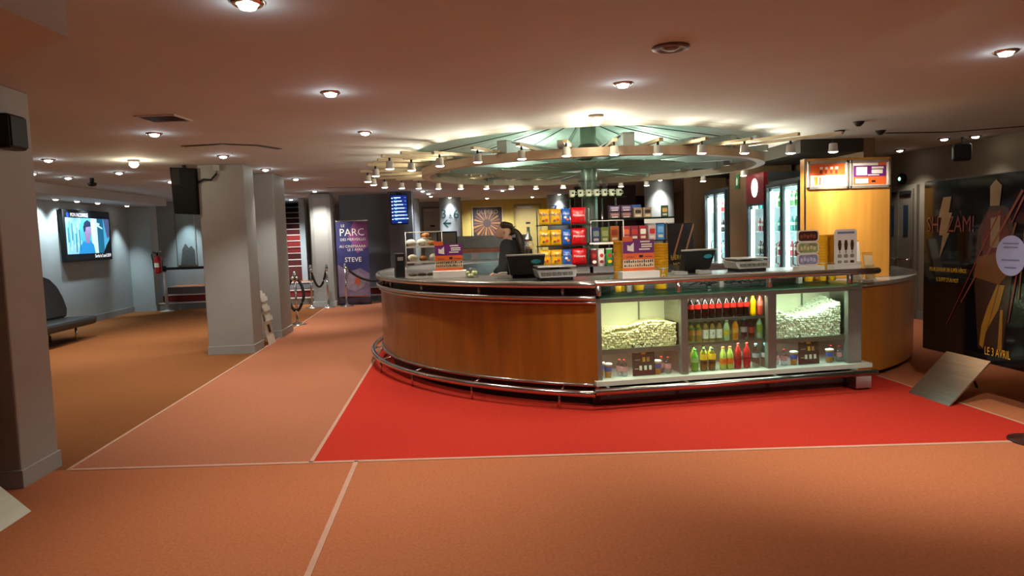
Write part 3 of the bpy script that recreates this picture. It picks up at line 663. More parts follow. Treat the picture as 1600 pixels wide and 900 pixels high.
# small water bottles and cups under the popcorn
for u, d, lab in ((.245, .14, 'small red-capped bottle left of the left menu board, rear'), (.275, .1, 'small red-capped bottle left of the left menu board, front'), (.64, .15, 'small red-capped bottle right of the left menu board, rear'), (.685, .1, 'small red-capped bottle right of the left menu board, front'),
    (1.765, .15, 'small red-capped bottle left of the right menu board, rear'), (1.82, .1, 'small red-capped bottle left of the right menu board, front'), (2.33, .15, 'small red-capped bottle right of the right menu board, rear'), (2.385, .1, 'small red-capped bottle right of the right menu board, front')):
    place_bottle(b_small, u, d, .241, lab, 'small water bottles under the popcorn')
def make_cup():
    t = thing('paper_cup', 'x', 'cup', (0, 0, 0))
    MB().lathe([(.026, 0), (.036, .115), (.037, .118)], 18).build('body', M('cup_orange', '#c98a3a', .5, var=.3, scale=(40, 40, 40)), t)
    MB().lathe([(.0315, .055), (.0355, .1)], 18, cap=False).build('blue_band', BLUEP, t)
    MB().lathe([(.039, .112), (.04, .122), (.03, .128)], 18).build('rim', WHITE, t)
    return remember(t)
cup0 = make_cup()
for i, (u, d, lab) in enumerate(((.125, .1, 'paper cup with a blue band at the far left of the case'), (.085, .2, 'paper cup behind another at the far left of the case'), (.545, .16, 'paper cup with a blue band just right of the left menu board'), (.585, .1, 'front paper cup right of the left menu board'), (1.92, .1, 'paper cup with a blue band left of the right menu board'), (2.285, .1, 'paper cup with a blue band right of the right menu board'))):
    o = cup0 if i == 0 else copy_tree(cup0, FP(u, d, .241), PHI, lab)
    o.location = FP(u, d, .241); o.rotation_euler = (0, 0, PHI); o['label'] = lab; o['group'] = 'paper cups under the popcorn'
# dark menu boards standing at the case front
def menu_board(u, label):
    t = thing('menu_board', label, 'sign', FP(u, .075, .24), PHI, 'dark menu boards in the display case')
    MB().at(Matrix.Rotation(-.08, 4, 'X')).box(-.105, .105, -.004, .004, 0, .285).build('board', M('menu_slate', '#26211f', .5, var=.15), t, bevel=.002)
    mb = MB().at(Matrix.Rotation(-.08, 4, 'X'))
    mb.box(-.075, -.01, -.006, -.004, .255, .268, 0).box(0, .07, -.006, -.004, .255, .268, 0)
    mb.box(-.02, .02, -.006, -.004, .19, .24, 1).box(.035, .075, -.006, -.004, .215, .23, 0).box(-.08, -.045, -.006, -.004, .205, .215, 2)
    mb.box(-.01, .015, -.006, -.004, .125, .165, 1).box(.03, .055, -.006, -.004, .125, .165, 3).box(-.08, -.03, -.006, -.004, .14, .146, 2)
    for x in (-.03, .015, .06): mb.box(x-.012, x+.012, -.006, -.004, .05, .09, 0)
    mb.box(-.085, -.05, -.006, -.004, .06, .066, 2).build('print', [TEXTW, YEL, GREYP, M('tan_print', '#b98a5e', .6)], t)
menu_board(.45, 'dark menu board leaning under the left popcorn bin'); menu_board(2.06, 'dark menu board leaning under the right popcorn bin')

# ================================================================== THINGS ON THE COUNTERS
def price_board(loc, rz, label):
    t = thing('price_board', label, 'sign', loc, rz, 'purple and orange price boards')
    MB().box(-.175, .175, -.05, .09, 0, .075).build('base', WHITE, t, bevel=.004)
    MB().box(-.15, .14, .0, .008, .075, .355).build('board', CREAM, t, bevel=.002)
    mb = MB()
    mb.box(-.15, .14, -.003, 0, .235, .355, 0).box(-.155, -.06, -.004, 0, .34, .385, 1).box(-.15, .14, -.003, 0, .18, .235, 1)
    mb.box(-.15, .14, -.003, 0, .08, .105, 1).build('colour_fields', [PURPLE, ORANGE], t)
    mb = MB()
    mb.slab([(-.11, .26), (-.05, .25), (-.05, .33), (-.085, .3), (-.11, .31)], -.005, -.003, 0)
    for x0, x1, z in ((.01, .1, .33), (.02, .12, .305), (.02, .12, .285), (.0, .1, .262)): mb.box(x0, x1, -.005, -.003, z, z+.013, 0)
    mb.box(0, .035, -.005, -.003, .197, .217, 1).box(-.12, -.05, -.005, -.003, .2, .204, 1).box(.05, .12, -.005, -.003, .2, .204, 1)
    for z in (.15, .115):
        for i in range(14):
            hh = rng.uniform(.012, .026); mb.box(-.14+.02*i, -.14+.02*i+rng.uniform(.008, .013), -.005, -.003, z, z+hh, 1 if rng.random() > .25 else 2)
    mb.build('print', [PAPER, INK, M('rust_print', '#9a4a2a', .6)], t)
    return t
price_board((-.03, 7.45, 1.10), .0, 'purple and orange price board beside the pastry case')
price_board(FP(.455, .16, 1.098), PHI, 'purple and orange price board on the ledge between yellow cups')
def pastry_case():
    t = thing('pastry_case', 'clear three-tier case of wrapped pastries on the left of the counter', 'pastry case', (-.30, 7.62, 1.10), .08)
    MB().box(-.19, .19, -.14, .14, 0, .02).build('base', GREYP, t, bevel=.003)
    for z in (.17, .33): MB().box(-.185, .185, -.135, .135, z, z+.008).build('shelf', ACRYL, t)
    for z in (.17, .33): MB().box(-.185, .185, -.14, -.134, z-.004, z+.014).build('shelf_lip', M('frosted_lip', '#dfe0d8', .3), t)
    for x in (-.19, .186): MB().box(x, x+.004, -.14, .14, .02, .49).build('side_pane', ACRYL, t)
    MB().box(-.19, .19, -.142, -.138, .02, .40).build('front_pane', ACRYL, t); MB().box(-.19, .19, -.14, .14, .488, .492).build('top_pane', ACRYL, t)
    mb = MB()
    for a, b in (((-.19, -.14, .02), (-.19, -.14, .49)), ((.19, -.14, .02), (.19, -.14, .49)), ((-.19, -.14, .49), (.19, -.14, .49)), ((-.19, .14, .49), (.19, .14, .49))): mb.tube([a, b], .004, 6)
    mb.build('edge_trim', M('pale_edge', '#d8dcd0', .3), t)
pastry_case()
def make_pastry(name, mat, w, d, h, cat, paper=None):
    t = thing(name, 'x', cat, (0, 0, 0))
    mb = MB(); n, m = 8, 6; vs, fs = [], []
    for j in range(m+1):
        th = PI*j/m
        for i in range(n):
            ph = 2*PI*i/n; k = 1+.12*math.sin(3*ph+j)
            vs.append((w*math.sin(th)*math.cos(ph)*k, d*math.sin(th)*math.sin(ph)*k, h*(1-math.cos(th))*.5*1.0))
    for j in range(m):
        for i in range(n): i2 = (i+1) % n; fs.append((j*n+i, j*n+i2, (j+1)*n+i2, (j+1)*n+i))
    mb.add(vs, fs, 0, True).build('bun' if paper else 'wrapper', mat, t)
    if paper: MB().box(-w*.9, w*.9, -d*.9, d*.9, 0, .006).build('paper', paper, t)
    return remember(t)
pA = make_pastry('wrapped_pastry', M('white_wrapper', '#f1efe6', .35, var=.06, scale=(40, 40, 40), bump=.4), .055, .05, .08, 'pastry')
pB = make_pastry('golden_pastry', M('golden_crust', '#a9692a', .5, var=.3, scale=(30, 30, 30), bump=.4), .05, .045, .06, 'pastry', PAPER)
pC = make_pastry('brown_cake', M('brown_cake', '#4d3322', .5, var=.3, scale=(40, 40, 40)), .05, .05, .035, 'pastry', PAPER)
PC = Matrix.Translation((-.30, 7.62, 1.10)) @ Matrix.Rotation(.08, 4, 'Z')
USEDP = set()
def pastry(p, x, y, z, lab, g):
    loc = PC @ Vector((x, y, z))
    if p.name in USEDP: copy_tree(p, loc, rng.uniform(-1, 1), lab, g)
    else: USEDP.add(p.name); p.location = loc; p['label'] = lab; p['group'] = g
for i, x in enumerate((-.13, -.02)): pastry(pA, x, -.07, .339, 'white wrapped pastry at the front of the top tier, %s from the left' % ORD[i], 'pastries in the clear case')
pastry(pB, .09, -.06, .339, 'golden pastry at the front of the top tier', 'pastries in the clear case'); pastry(pA, .03, .07, .339, 'white wrapped pastry at the back of the top tier', 'pastries in the clear case')
pastry(pB, .03, .06, .424, 'golden brown bun resting highest in the case', 'pastries in the clear case')
for i, x in enumerate((-.12, -.01, .1)): pastry(pA if i != 1 else pB, x, -.07, .179, 'pastry on the middle tier, %s from the left' % ORD[i], 'pastries in the clear case')
for i, x in enumerate((-.13, -.03, .07, .14)): pastry(pC, x, -.06+.03*(i % 2), .021, 'flat brown cake on the bottom tier, %s from the left' % ORD[i], 'pastries in the clear case')
t = thing('napkin_dispenser', 'tall black dispenser on the counter left of the pastry case', 'dispenser', (-.575, 7.75, 1.10), .25)
MB().box(-.05, .05, -.06, .06, 0, .27).build('body', BLACK, t, bevel=.008); MB().box(-.03, .03, -.064, -.06, .19, .23).build('label_plate', M('grey_label', '#6f6a60', .5), t)
t = thing('candy_bag', 'clear bag of pale sweets on the counter beside the price board', 'sweets', (.2, 7.35, 1.10), .2)
mb = MB()
for i in range(9): mb.lathe([(.0, -.02), (.018, -.012), (.021, 0), (.014, .015), (0, .02)], 8, (rng.uniform(-.05, .05), rng.uniform(-.03, .03), .021+.03*(i//5)), cap=False)
mb.build('sweets', M('pale_sweet', '#cfd39a', .4, var=.2), t); MB().lathe([(.07, 0), (.075, .04), (.05, .09), (.02, .11)], 10).build('bag', ACRYL, t)
t = thing('card_terminal', 'grey card payment terminal on the counter left of the first till', 'card terminal', (.49, 6.95, 1.10), .4)
MB().slab([(-.075, 0), (.075, 0), (.075, .035), (-.075, .055)], -.04, .04).build('body', GREYP, t, bevel=.006)
MB().at(Matrix.Translation((-.03, 0, .05)) @ Matrix.Rotation(.13, 4, 'Y')).box(-.03, .03, -.03, .03, 0, .004).build('display', BLACK, t); MB().box(-.02, .05, -.015, .02, .043, .065).build('paper_roll', PAPER, t, bevel=.004)
def till(loc, rz, label):
    t = thing('till', label, 'till', loc, rz, 'black tills on the bar')
    MB().box(-.13, .13, -.02, .14, 0, .03).build('base', BLACK, t, bevel=.006)
    MB().box(-.05, .05, .03, .08, .03, .12).build('neck', BLACK, t, bevel=.004)
    mb = MB(); vs = [(-.15, -.05, .03), (.17, -.05, .03), (.19, -.12, .22), (-.19, -.12, .22), (-.15, .04, .03), (.17, .04, .03), (.19, -.06, .235), (-.19, -.06, .235)]
    mb.add(vs, [(0,1,2,3),(5,4,7,6),(4,0,3,7),(1,5,6,2),(3,2,6,7),(4,5,1,0)]).build('screen_back', M('till_black', '#1b1a17', .4, var=.15), t, bevel=.008)
    MB().box(-.192, .192, -.125, -.055, .222, .238).build('top_edge', M('pale_till_edge', '#b9b4a4', .4), t, bevel=.004)
    mb = MB().at(Matrix.Translation((.1, -.1, .165)) @ Matrix.Rotation(.35, 4, 'X'))
    n = 16; mb.slab([(.05*math.cos(2*PI*i/n), .022*math.sin(2*PI*i/n)) for i in range(n)], -.008, -.002); mb.build('oval_badge', M('cyan_badge', '#38a8c4', .4), t)
    return t
till((.72, 6.98, 1.10), 0, 'black till screen seen from behind, at the left, near the server'); till(FP(1.26, .82, 1.09), PHI+.25, 'black till screen seen from behind, right of the tall yellow cups')
def scales(loc, rz, label):
    t = thing('counter_scales', label, 'scales', loc, rz, 'grey counter scales')
    mb = MB(); vs = [(-.17, -.14, .03), (.17, -.14, .03), (.19, -.1, .10), (-.19, -.1, .10), (-.17, .14, .03), (.17, .14, .03), (.19, .14, .11), (-.19, .14, .11)]
    mb.add(vs, [(0,1,2,3),(5,4,7,6),(4,0,3,7),(1,5,6,2),(3,2,6,7),(4,5,1,0)]).build('body', GREYP, t, bevel=.008)
    MB().box(-.15, .15, -.1, .12, 0, .03).build('foot', DARK, t, bevel=.004)
    MB().box(-.18, .18, -.11, .15, .12, .135).build('weighing_plate', M('pale_plate', '#cfcdc4', .25, .3), t, bevel=.006)
    mb = MB()
    for i in range(6): mb.box(-.15+.05*i, -.11+.05*i, -.137+.0, -.118, .05, .08)
    mb.build('key_row', M('mid_grey_key', '#77766f', .5), t); MB().box(-.04, .04, -.02, .06, .105, .122).build('post', DARK, t)
scales((.95, 6.5, 1.10), .05, 'grey counter scales in front of the crisp and sweet bags'); scales(FP(1.8, .74, 1.09), PHI+.05, 'grey counter scales in front of the lit refrigerators')
for u, lab in ((1.03, 'small grey reader on the worktop before the second till, left'), (1.28, 'small grey reader on the worktop before the second till, right')):
    t = thing('card_reader', lab, 'card reader', FP(u, .62, 1.09), PHI, 'small grey readers'); MB().slab([(-.07, 0), (.07, 0), (.07, .03), (-.07, .04)], -.04, .04).build('body', GREYP, t, bevel=.006); MB().box(-.04, .03, -.03, .02, .037, .043).build('keypad', DARK, t)
# stacks of yellow cups
STRIPE = M('yellow_cup', '#efb31e', .4, var=.05)
def cup_stack(loc, label, n, r=.05, h=.17, pitch=.028, text=None):
    t = thing('cup_stack', label, 'cup stack', loc, PHI, 'stacks of popcorn cups')
    MB().lathe([(r*.78, 0), (r, h), (r*1.05, h+.004)], 20).build('bottom_cup', STRIPE, t)
    for i in range(n): MB().lathe([(r*.97, h+pitch*i-.004), (r*1.0, h+pitch*(i+1)-.006), (r*1.06, h+pitch*(i+1)), (r*.9, h+pitch*(i+1))], 20).build('cup_rim', STRIPE, t)
    MB().lathe([(r*1.03, h+.002), (r*1.062, h+.004), (r*1.03, h+.008)], 20, cap=False).build('white_edge', WHITE, t)
    if text:
        for i, ch in enumerate(text): MB().text(ch, .055, 0, h*.9-.052*i, -r-.002, sx=.9).build('letter', TEXTW, t)
        return t
cup_stack(FP(.30, .3, .982), 'narrow stack of yellow popcorn cups at the left end of the ledge', 10, .036, .18); cup_stack(FP(.36, .37, .982), 'second narrow stack of yellow cups behind the left end of the ledge', 10, .036, .18)
cup_stack(FP(.76, .43, .982), 'wide stack of yellow popcorn cups right of the ledge price board', 9, .072, .19, .026, 'POP')
cup_stack(FP(.53, .4, .982), 'short orange and yellow cup behind the ledge price board', 0, .06, .09)
cup_stack(FP(2.43, .43, .982), 'stack of amber cups between the snack boards, left', 10, .045, .17); cup_stack(FP(2.53, .43, .982), 'stack of amber cups between the snack boards, right', 10, .045, .17); cup_stack(FP(2.28, .43, .982), 'short stack of yellow cups under the three-panel board', 0, .05, .09)
# three-panel snack stand and the ice cream board on the ledge
t = thing('snack_stand', 'white stand with three rounded snack panels on the right of the ledge', 'sign', FP(2.14, .2, 1.098), PHI)
MB().box(-.13, .13, -.05, .06, 0, .05).build('base', WHITE, t, bevel=.004)
for i, (mt, z) in enumerate(((M('mauve_panel', '#8f8aa8', .5, var=.4, scale=(30, 30, 30)), .055), (M('olive_panel', '#8d9a6a', .5, var=.4, scale=(30, 30, 30)), .165), (M('chocolate_panel', '#3d1c14', .5, var=.4, scale=(30, 30, 30)), .275))):
    def rr(w, h, r, cx, cz):
        pts = []
        for qx, qz, a in ((w/2-r, h/2-r, 0), (-w/2+r, h/2-r, 90), (-w/2+r, -h/2+r, 180), (w/2-r, -h/2+r, 270)):
            for k in range(5): th = math.radians(a+22.5*k); pts.append((cx+qx+r*math.cos(th), cz+qz+r*math.sin(th)))
        return pts
    p = MB().slab(rr(.22, .108, .03, -.01, z+.055), 0, .012).build('panel', WHITE, t)
    MB().slab(rr(.195, .09, .025, -.01, z+.055), -.003, 0).build('panel_print', mt, p)
    mb = MB()
    for k in range(5): mb.slab(rr(.025, .035, .01, -.08+.033*k, z+.05+.008*(k % 2)), -.006, -.003)
    mb.build('snack_picture', [M('snack_tan_%d' % i, ['#c9c3d8', '#d3c98f', '#8a4a34'][i], .5)], p)
t = thing('ice_cream_board', 'white upright ice cream board with printed cones on the ledge end', 'sign', FP(2.52, .2, 1.098), PHI)
MB().box(-.15, .13, -.05, .07, 0, .05).build('base', WHITE, t, bevel=.004)
MB().slab(rr(.23, .335, .03, -.0, .215), 0, .012).build('board', WHITE, t)
mb = MB()
for i in range(3):
    x = -.065+.065*i; MB().slab([(x-.012, .19), (x, .18), (x+.012, .19), (x+.018, .24), (x+.01, .28), (x-.01, .28), (x-.018, .24)], -.004, 0, 0).build('cone_picture', M('dark_cone', '#4a2a1c', .5), t)
    mb.slab(rr(.04, .035, .012, x, .13), -.004, 0, 1); mb.slab(rr(.04, .025, .01, x, .075), -.004, 0, 1 if i < 2 else 0); mb.box(x-.004, x+.004, -.004, 0, .155, .178, 2)
mb.slab(rr(.18, .02, .008, 0, .35), -.004, 0, 2).build('print', [M('dark_cone', '#4a2a1c', .5), M('grey_print', '#8f8a86', .5), M('blue_grey_print', '#7a86a0', .5)], t)
t = thing('leaflet_holder', 'acrylic leaflet holder with white leaflets at the end of the ledge', 'leaflet holder', (4.03, 6.62, .956), PHI-.3)
MB().at(Matrix.Rotation(-.25, 4, 'X')).box(-.12, .0, 0, .004, 0, .42).box(-.12, 0, -.03, -.026, 0, .2).build('holder', ACRYL, t)
MB().at(Matrix.Rotation(-.25, 4, 'X')).box(-.115, -.01, -.022, -.004, .01, .40).build('leaflet', PAPER, t, bevel=.001)
MB().box(-.02, .12, -.05, .1, 0, .02).build('foot', GREYP, t); MB().at(Matrix.Rotation(-.3, 4, 'X')).box(.02, .12, 0, .004, 0, .30).box(.02, .12, -.03, -.026, 0, .16).build('rear_pocket', ACRYL, t)
MB().at(Matrix.Rotation(-.3, 4, 'X')).box(.03, .11, -.02, -.004, .01, .26).build('tan_leaflet', M('tan_leaflet', '#c9b48a', .6), t)
# wood tower with two lit menu frames
tw = thing('menu_stand', 'tall maple veneer panel with two framed menus on the right of the bar', 'menu stand', (4.155, 7.1, .955))
MB().box(-.475, .475, 0, .09, 0, 1.26).build('veneer_board', WOODL, tw, bevel=.006); MB().box(-.478, -.46, -.004, .0, 0, 1.26).box(.46, .478, -.004, 0, 0, 1.26).build('edge_strip', BRUSH, tw)
def menu_frame(cx, fields, lab):
    p = MB()
    for x0, x1, z0, z1 in ((-.225, .225, 1.2, 1.235), (-.225, .225, .94, .97), (-.225, -.195, .94, 1.235), (.195, .225, .94, 1.235)): p.box(cx+x0, cx+x1, -.025, 0, z0, z1)
    fr = p.build('menu_frame', M('snap_frame', '#d9d2c2', .25, .7), tw, bevel=.006); fr['label'] = lab
    MB().box(cx-.2, cx+.2, -.012, 0, .965, 1.205).build('poster', PAPER, fr)
    mb = MB()
    for i, (x0, x1, z0, z1, m) in enumerate(fields): mb.box(cx+x0, cx+x1, -.0135-.0006*i, -.012, z0, z1, m)
    mb.build('print', [ORANGE, PURPLE, PAPER, M('red_brown_print', '#8a2a1a', .6), YEL, GREYP, INK], fr)
menu_frame(-.228, [(-.19, .19, 1.085, 1.2, 0)]+[(-.085+.055*i, -.06+.055*i, 1.1, 1.135, 3) for i in range(4)]+[(-.085+.055*i, -.055+.055*i, 1.145, 1.17, 2) for i in range(4)]+[(-.19, -.145, .985, 1.07, 5), (-.135, -.12, .985, 1.07, 4), (-.09, -.08, .985, 1.06, 0), (-.05, -.04, 1.01, 1.018, 6)], 'orange and white menu')
menu_frame(.232, [(-.18, .18, 1.06, 1.175, 1), (-.18, .18, .975, 1.06, 0), (.09, .18, 1.175, 1.2, 0), (-.15, -.03, 1.075, 1.16, 2), (.02, .15, 1.14, 1.16, 2), (.02, .14, 1.09, 1.13, 2), (-.02, .1, 1.07, 1.08, 2), (.02, .06, 1.0, 1.02, 6), (-.16, -.02, .99, 1.04, 2)], 'purple and orange menu')

# ================================================================== SNACK ISLAND AROUND THE COLUMN
isl = thing('snack_island', 'rounded steel island around the column carrying the snack shelves', 'island', (CC[0], CC[1], 0))
def rrect(x0, x1, y0, y1, r):
    return [(cx+r*math.cos(math.radians(a+15*k)), cy+r*math.sin(math.radians(a+15*k))) for cx, cy, a in ((x1-r, y1-r, 0), (x0+r, y1-r, 90), (x0+r, y0+r, 180), (x1-r, y0+r, 270)) for k in range(7)]
MB().prism(rrect(-.8, 1.15, -.9, .85, .25), 0, 1.0).build('body', BRUSH, isl); MB().prism(rrect(-.85, 1.2, -1.0, .9, .28), 1.0, 1.04).build('top', STEEL, isl)
rk = thing('sweet_rack', 'black three-tier rack of sweet bags before the column', 'rack', (1.06, 8.42, 1.04))
for i, z in enumerate((.10, .34, .59)): MB().box(-.03, .64, -.06, .14, z-.012, z).build('shelf', BLACK, rk)
for x in (-.02, .62): MB().box(x, x+.012, .12, .135, 0, .78).build('upright', STEEL, rk)
MB().box(-.03, .64, .0, .14, 0, .085).build('rack_base', BRUSH, rk)
def make_bag(name, w, h, mat, prints):
    t = thing(name, 'x', 'sweet bag', (0, 0, 0)); vs, fs = [], []
    n, m = 6, 7
    for j in range(m):
        v = j/(m-1); dep = .028*(math.sin(PI*v)**.6)+.002
        for i in range(n):
            u = i/(n-1); bx = math.sin(PI*u)
            vs.append(((u-.5)*w*(1-.08*math.sin(PI*v)), -dep*(.25+.75*bx), v*h))
    for j in range(m):
        v = j/(m-1); dep = .02*(math.sin(PI*v)**.6)+.002
        for i in range(n):
            u = i/(n-1); vs.append(((u-.5)*w*(1-.08*math.sin(PI*v)), dep*math.sin(PI*u), v*h))
    k = n*m
    for j in range(m-1):
        for i in range(n-1):
            a = j*n+i; fs += [(a, a+1, a+n+1, a+n), (k+a, k+a+n, k+a+n+1, k+a+1)]
    for j in range(m-1): fs += [(j*n, j*n+n, k+j*n+n, k+j*n), (j*n+n-1, k+j*n+n-1, k+j*n+2*n-1, j*n+2*n-1)]
    for i in range(n-1): fs += [(i, k+i, k+i+1, i+1), ((m-1)*n+i, (m-1)*n+i+1, k+(m-1)*n+i+1, k+(m-1)*n+i)]
    MB().add(vs, fs, 0, True).build('pouch', mat, t)
    for nm, fn, mt in prints: MB_print = fn(MB()); MB_print.build(nm, mt, t)
    return remember(t)
YB = M('yellow_foil', '#e2aa18', .3, var=.15, scale=(25, 25, 25), coat=.3); BBF = M('blue_foil', '#2c5fb4', .3, var=.2, scale=(25, 25, 25), coat=.3); RB = M('red_foil', '#c8141b', .28, var=.15, scale=(25, 25, 25), coat=.3)
BROWN = M('brown_lettering', '#2c2038', .5)
def logo(txt, sz, z, y=-.033): return lambda mb: mb.text(txt, sz, 0, z, y, sx=.9)
def blob(x, z, r, y=-.032): return lambda mb: mb.slab([(x+r*math.cos(2*PI*i/10), z+r*.8*math.sin(2*PI*i/10)) for i in range(10)], y, y+.004)
yb = make_bag('sweet_bag', .135, .19, YB, [('lettering', logo("m&m's", .05, .125), BROWN), ('red_dot', blob(.02, .06, .018), REDP), ('brown_dot', blob(-.02, .05, .016), M('brown_candy', '#6a3a1c', .4))])
bb = make_bag('sweet_bag', .105, .19, BBF, [('lettering', logo("m&m's", .036, .13), TEXTW), ('orange_dot', blob(.015, .06, .018), ORANGE), ('white_patch', blob(-.01, .085, .018), PAPER)])
rb = make_bag('sweet_bag', .185, .2, RB, [('lettering', logo('Maltesers', .04, .105), TEXTW), ('choc_ball_print', blob(.04, .05, .014), M('choc_ball', '#5a2a1a', .4))])  # brown blob on the red bag is a printed chocolate ball
xs = ((.09, yb), (.225, yb), (.35, bb), (.50, rb))
UB = set()
for r, z in enumerate((.59, .34, .10)):
    for i, (x, p) in enumerate(xs):
        lab = '%s sweet bag on the %s shelf of the black rack' % (['yellow', 'yellow', 'blue', 'large red'][i], ['top', 'middle', 'bottom'][r])
        if i < 2: lab += ', ' + ['left', 'right'][i] + ' of the two'
        loc = (1.06+x-.03, 8.42-.005, 1.04+z)
        if p.name in UB: copy_tree(p, loc, rng.uniform(-.06, .06), lab, 'sweet bags on the black rack')
        else: UB.add(p.name); p.location = loc; p['label'] = lab; p['group'] = 'sweet bags on the black rack'
# second shelf unit: tubes, acrylic bin, packets, chocolate boxes
sh = thing('snack_shelves', 'open glass and steel snack shelves right of the red bags', 'shelves', (1.66, 8.5, 1.04))
MB().box(0, .62, -.08, .2, 0, .07).build('base', BRUSH, sh)
MB().box(.0, .62, -.1, .2, .34, .352).build('middle_shelf', BLACK, sh); MB().box(-.0, .62, -.104, -.1, .335, .36).build('white_shelf_edge', WHITE, sh)
MB().box(.36, 1.2, .35, .6, .635, .65).build('upper_shelf', BLACK, sh); MB().box(.36, 1.2, .345, .35, .62, .655).build('glass_edge', GGLASS, sh); MB().box(.8, 1.19, .34, .345, .575, .63).build('price_rail', WHITE, sh)
MB().box(.5, 1.15, .36, .6, .345, .36).build('packet_shelf', BLACK, sh)
for x in (.38, 1.15): MB().box(x, x+.015, .55, .57, .0, .64).build('upright', STEEL, sh)
MB().box(.02, .4, -.09, -.085, .352, .62).build('bin_front', ACRYL, sh)
mb = MB()
for a, b in (((.02, -.09, .35), (.02, -.09, .62)), ((.42, -.09, .35), (.42, -.09, .62)), ((.02, -.09, .62), (.42, -.09, .62))): mb.tube([a, b], .006, 6)
mb.build('bin_trim', WHITE, sh)
def tube_can(x, mats, label):
    t = thing('crisp_tube', label, 'crisp tube', (1.66+x, 8.47, 1.11), 0, 'crisp tubes on the snack shelves')
    MB().cyl((0, 0, 0), .04, 0, .2, 18).build('can', mats[0], t); MB().cyl((0, 0, 0), .042, .2, .215, 18).build('lid', WHITE, t)
    n = 12; MB().slab([(.022*math.cos(2*PI*i/n), .13+.024*math.sin(2*PI*i/n)) for i in range(n)], -.043, -.036).build('emblem', mats[1], t)
    MB().slab([(.026*math.cos(2*PI*i/n), .055+.02*math.sin(2*PI*i/n)) for i in range(n)], -.043, -.034).build('crisp_picture', mats[2], t)
tube_can(.06, (M('tube_maroon', '#7a1f2a', .35), REDP, PAPER), 'maroon crisp tube, leftmost on the snack shelves'); tube_can(.15, (PAPER, REDP, M('dark_red_pic', '#8a1a1a', .5)), 'white crisp tube with red emblem'); tube_can(.25, (GREENP, REDP, YEL), 'green crisp tube with red emblem'); tube_can(.35, (M('tube_blue', '#3f6a9a', .35), YEL, YEL), 'blue and yellow crisp tube'); tube_can(.45, (M('tube_gold', '#d8a028', .35), BLUEP, ORANGE), 'gold crisp tube, rightmost on the snack shelves')
def packet(name, loc, w, h, d, mat, accent, label, group, rz=0.0):
    t = thing(name, label, 'snack packet', loc, rz, group)
    MB().box(-w/2, w/2, -d/2, d/2, 0, h).build('pack', mat, t, bevel=.006)
    MB().slab(rr(w*.7, h*.35, min(w, h)*.12, 0, h*.6), -d/2-.004, -d/2, 0).build('front_print', accent, t)
    MB().slab(rr(w*.6, h*.16, min(w, h)*.06, 0, h*.22), -d/2-.004, -d/2, 0).build('lower_print', M('cream_band', '#e0d5bd', .5), t)
    return t
GB = 'pouches in the acrylic bin'
packet('sweet_pouch', (1.66+.09, 8.47, 1.392), .1, .19, .05, M('pouch_indigo', '#3a3a86', .4, var=.2), M('pouch_mint', '#9ab4a6', .4), 'indigo pouch in the acrylic bin, left', GB)
packet('sweet_pouch', (1.66+.2, 8.47, 1.392), .1, .19, .05, M('pouch_olive', '#7d8a2c', .4, var=.2), M('pouch_leaf', '#b7c58a', .4), 'olive green pouch in the acrylic bin, middle', GB)
packet('sweet_pouch', (1.66+.32, 8.47, 1.392), .11, .2, .05, M('pouch_orange', '#c46a22', .4, var=.2), M('pouch_rust', '#a5391d', .4), 'orange pouch in the acrylic bin, right', GB)
GC = 'packets on the lower snack shelf'
for i, (x, mt, ac, lab) in enumerate(((.58, M('pack_red', '#a5262a', .35, var=.2), ORANGE, 'red packet on the lower shelf, first'), (.69, M('pack_maroon', '#7d1c24', .35, var=.2), REDP, 'maroon packet on the lower shelf, second'), (.80, M('pack_red', '#a5262a'), PAPER, 'red packet with pale print on the lower shelf'), (.92, M('pack_white_red', '#c9a9a4', .35, var=.2), REDP, 'pale packet with red print on the lower shelf'), (1.03, M('pack_sky', '#3f86c0', .35, var=.2), M('sky_print', '#7fb4dc', .4), 'sky blue packet at the end of the lower shelf'))):
    packet('snack_packet', (1.66+x, 8.93, 1.4), .1, .19 if i < 4 else .22, .05, mt, ac, lab, GC)
GD = 'bars and boxes on the upper snack shelf'
PUR = M('pack_purple', '#4a1f52', .35, var=.25); CHOC = M('pack_choc', '#4a2622', .35, var=.3); TANP = M('pack_tan', '#b59a78', .4, var=.25)
for r in range(2):
    for i in range(2): packet('chocolate_pack', (1.66+.43+.15*i, 8.93, 1.69+.085*r), .14, .08, .1, PUR if r else CHOC, M('lilac_print', '#a893b0', .4) if r else M('pink_choc_print', '#b06a6a', .4), '%s chocolate pack on the %s row of the upper shelf, %s' % (['brown', 'purple'][r], ['lower', 'upper'][r], ['left', 'right'][i]), GD)
for i in range(2):
    packet('biscuit_pack', (1.66+.73+.125*i, 8.92, 1.69), .11, .13, .07, TANP, M('dark_biscuit_print', '#3a2a2a', .5), 'tan biscuit pack on the upper shelf, %s of two' % ['left', 'right'][i], GD, .1)
packet('biscuit_pack', (1.66+.74, 9.0, 1.69), .12, .17, .05, BLUEP, M('light_blue_print', '#8fb4dc', .4), 'blue pack standing behind the tan biscuit packs', GD)
packet('tea_carton', (1.66+1.1, 8.95, 1.69), .09, .15, .05, M('dark_green_carton', '#2f5a34', .5), YEL, 'small dark green carton at the right end of the upper shelf', GD, -.2)
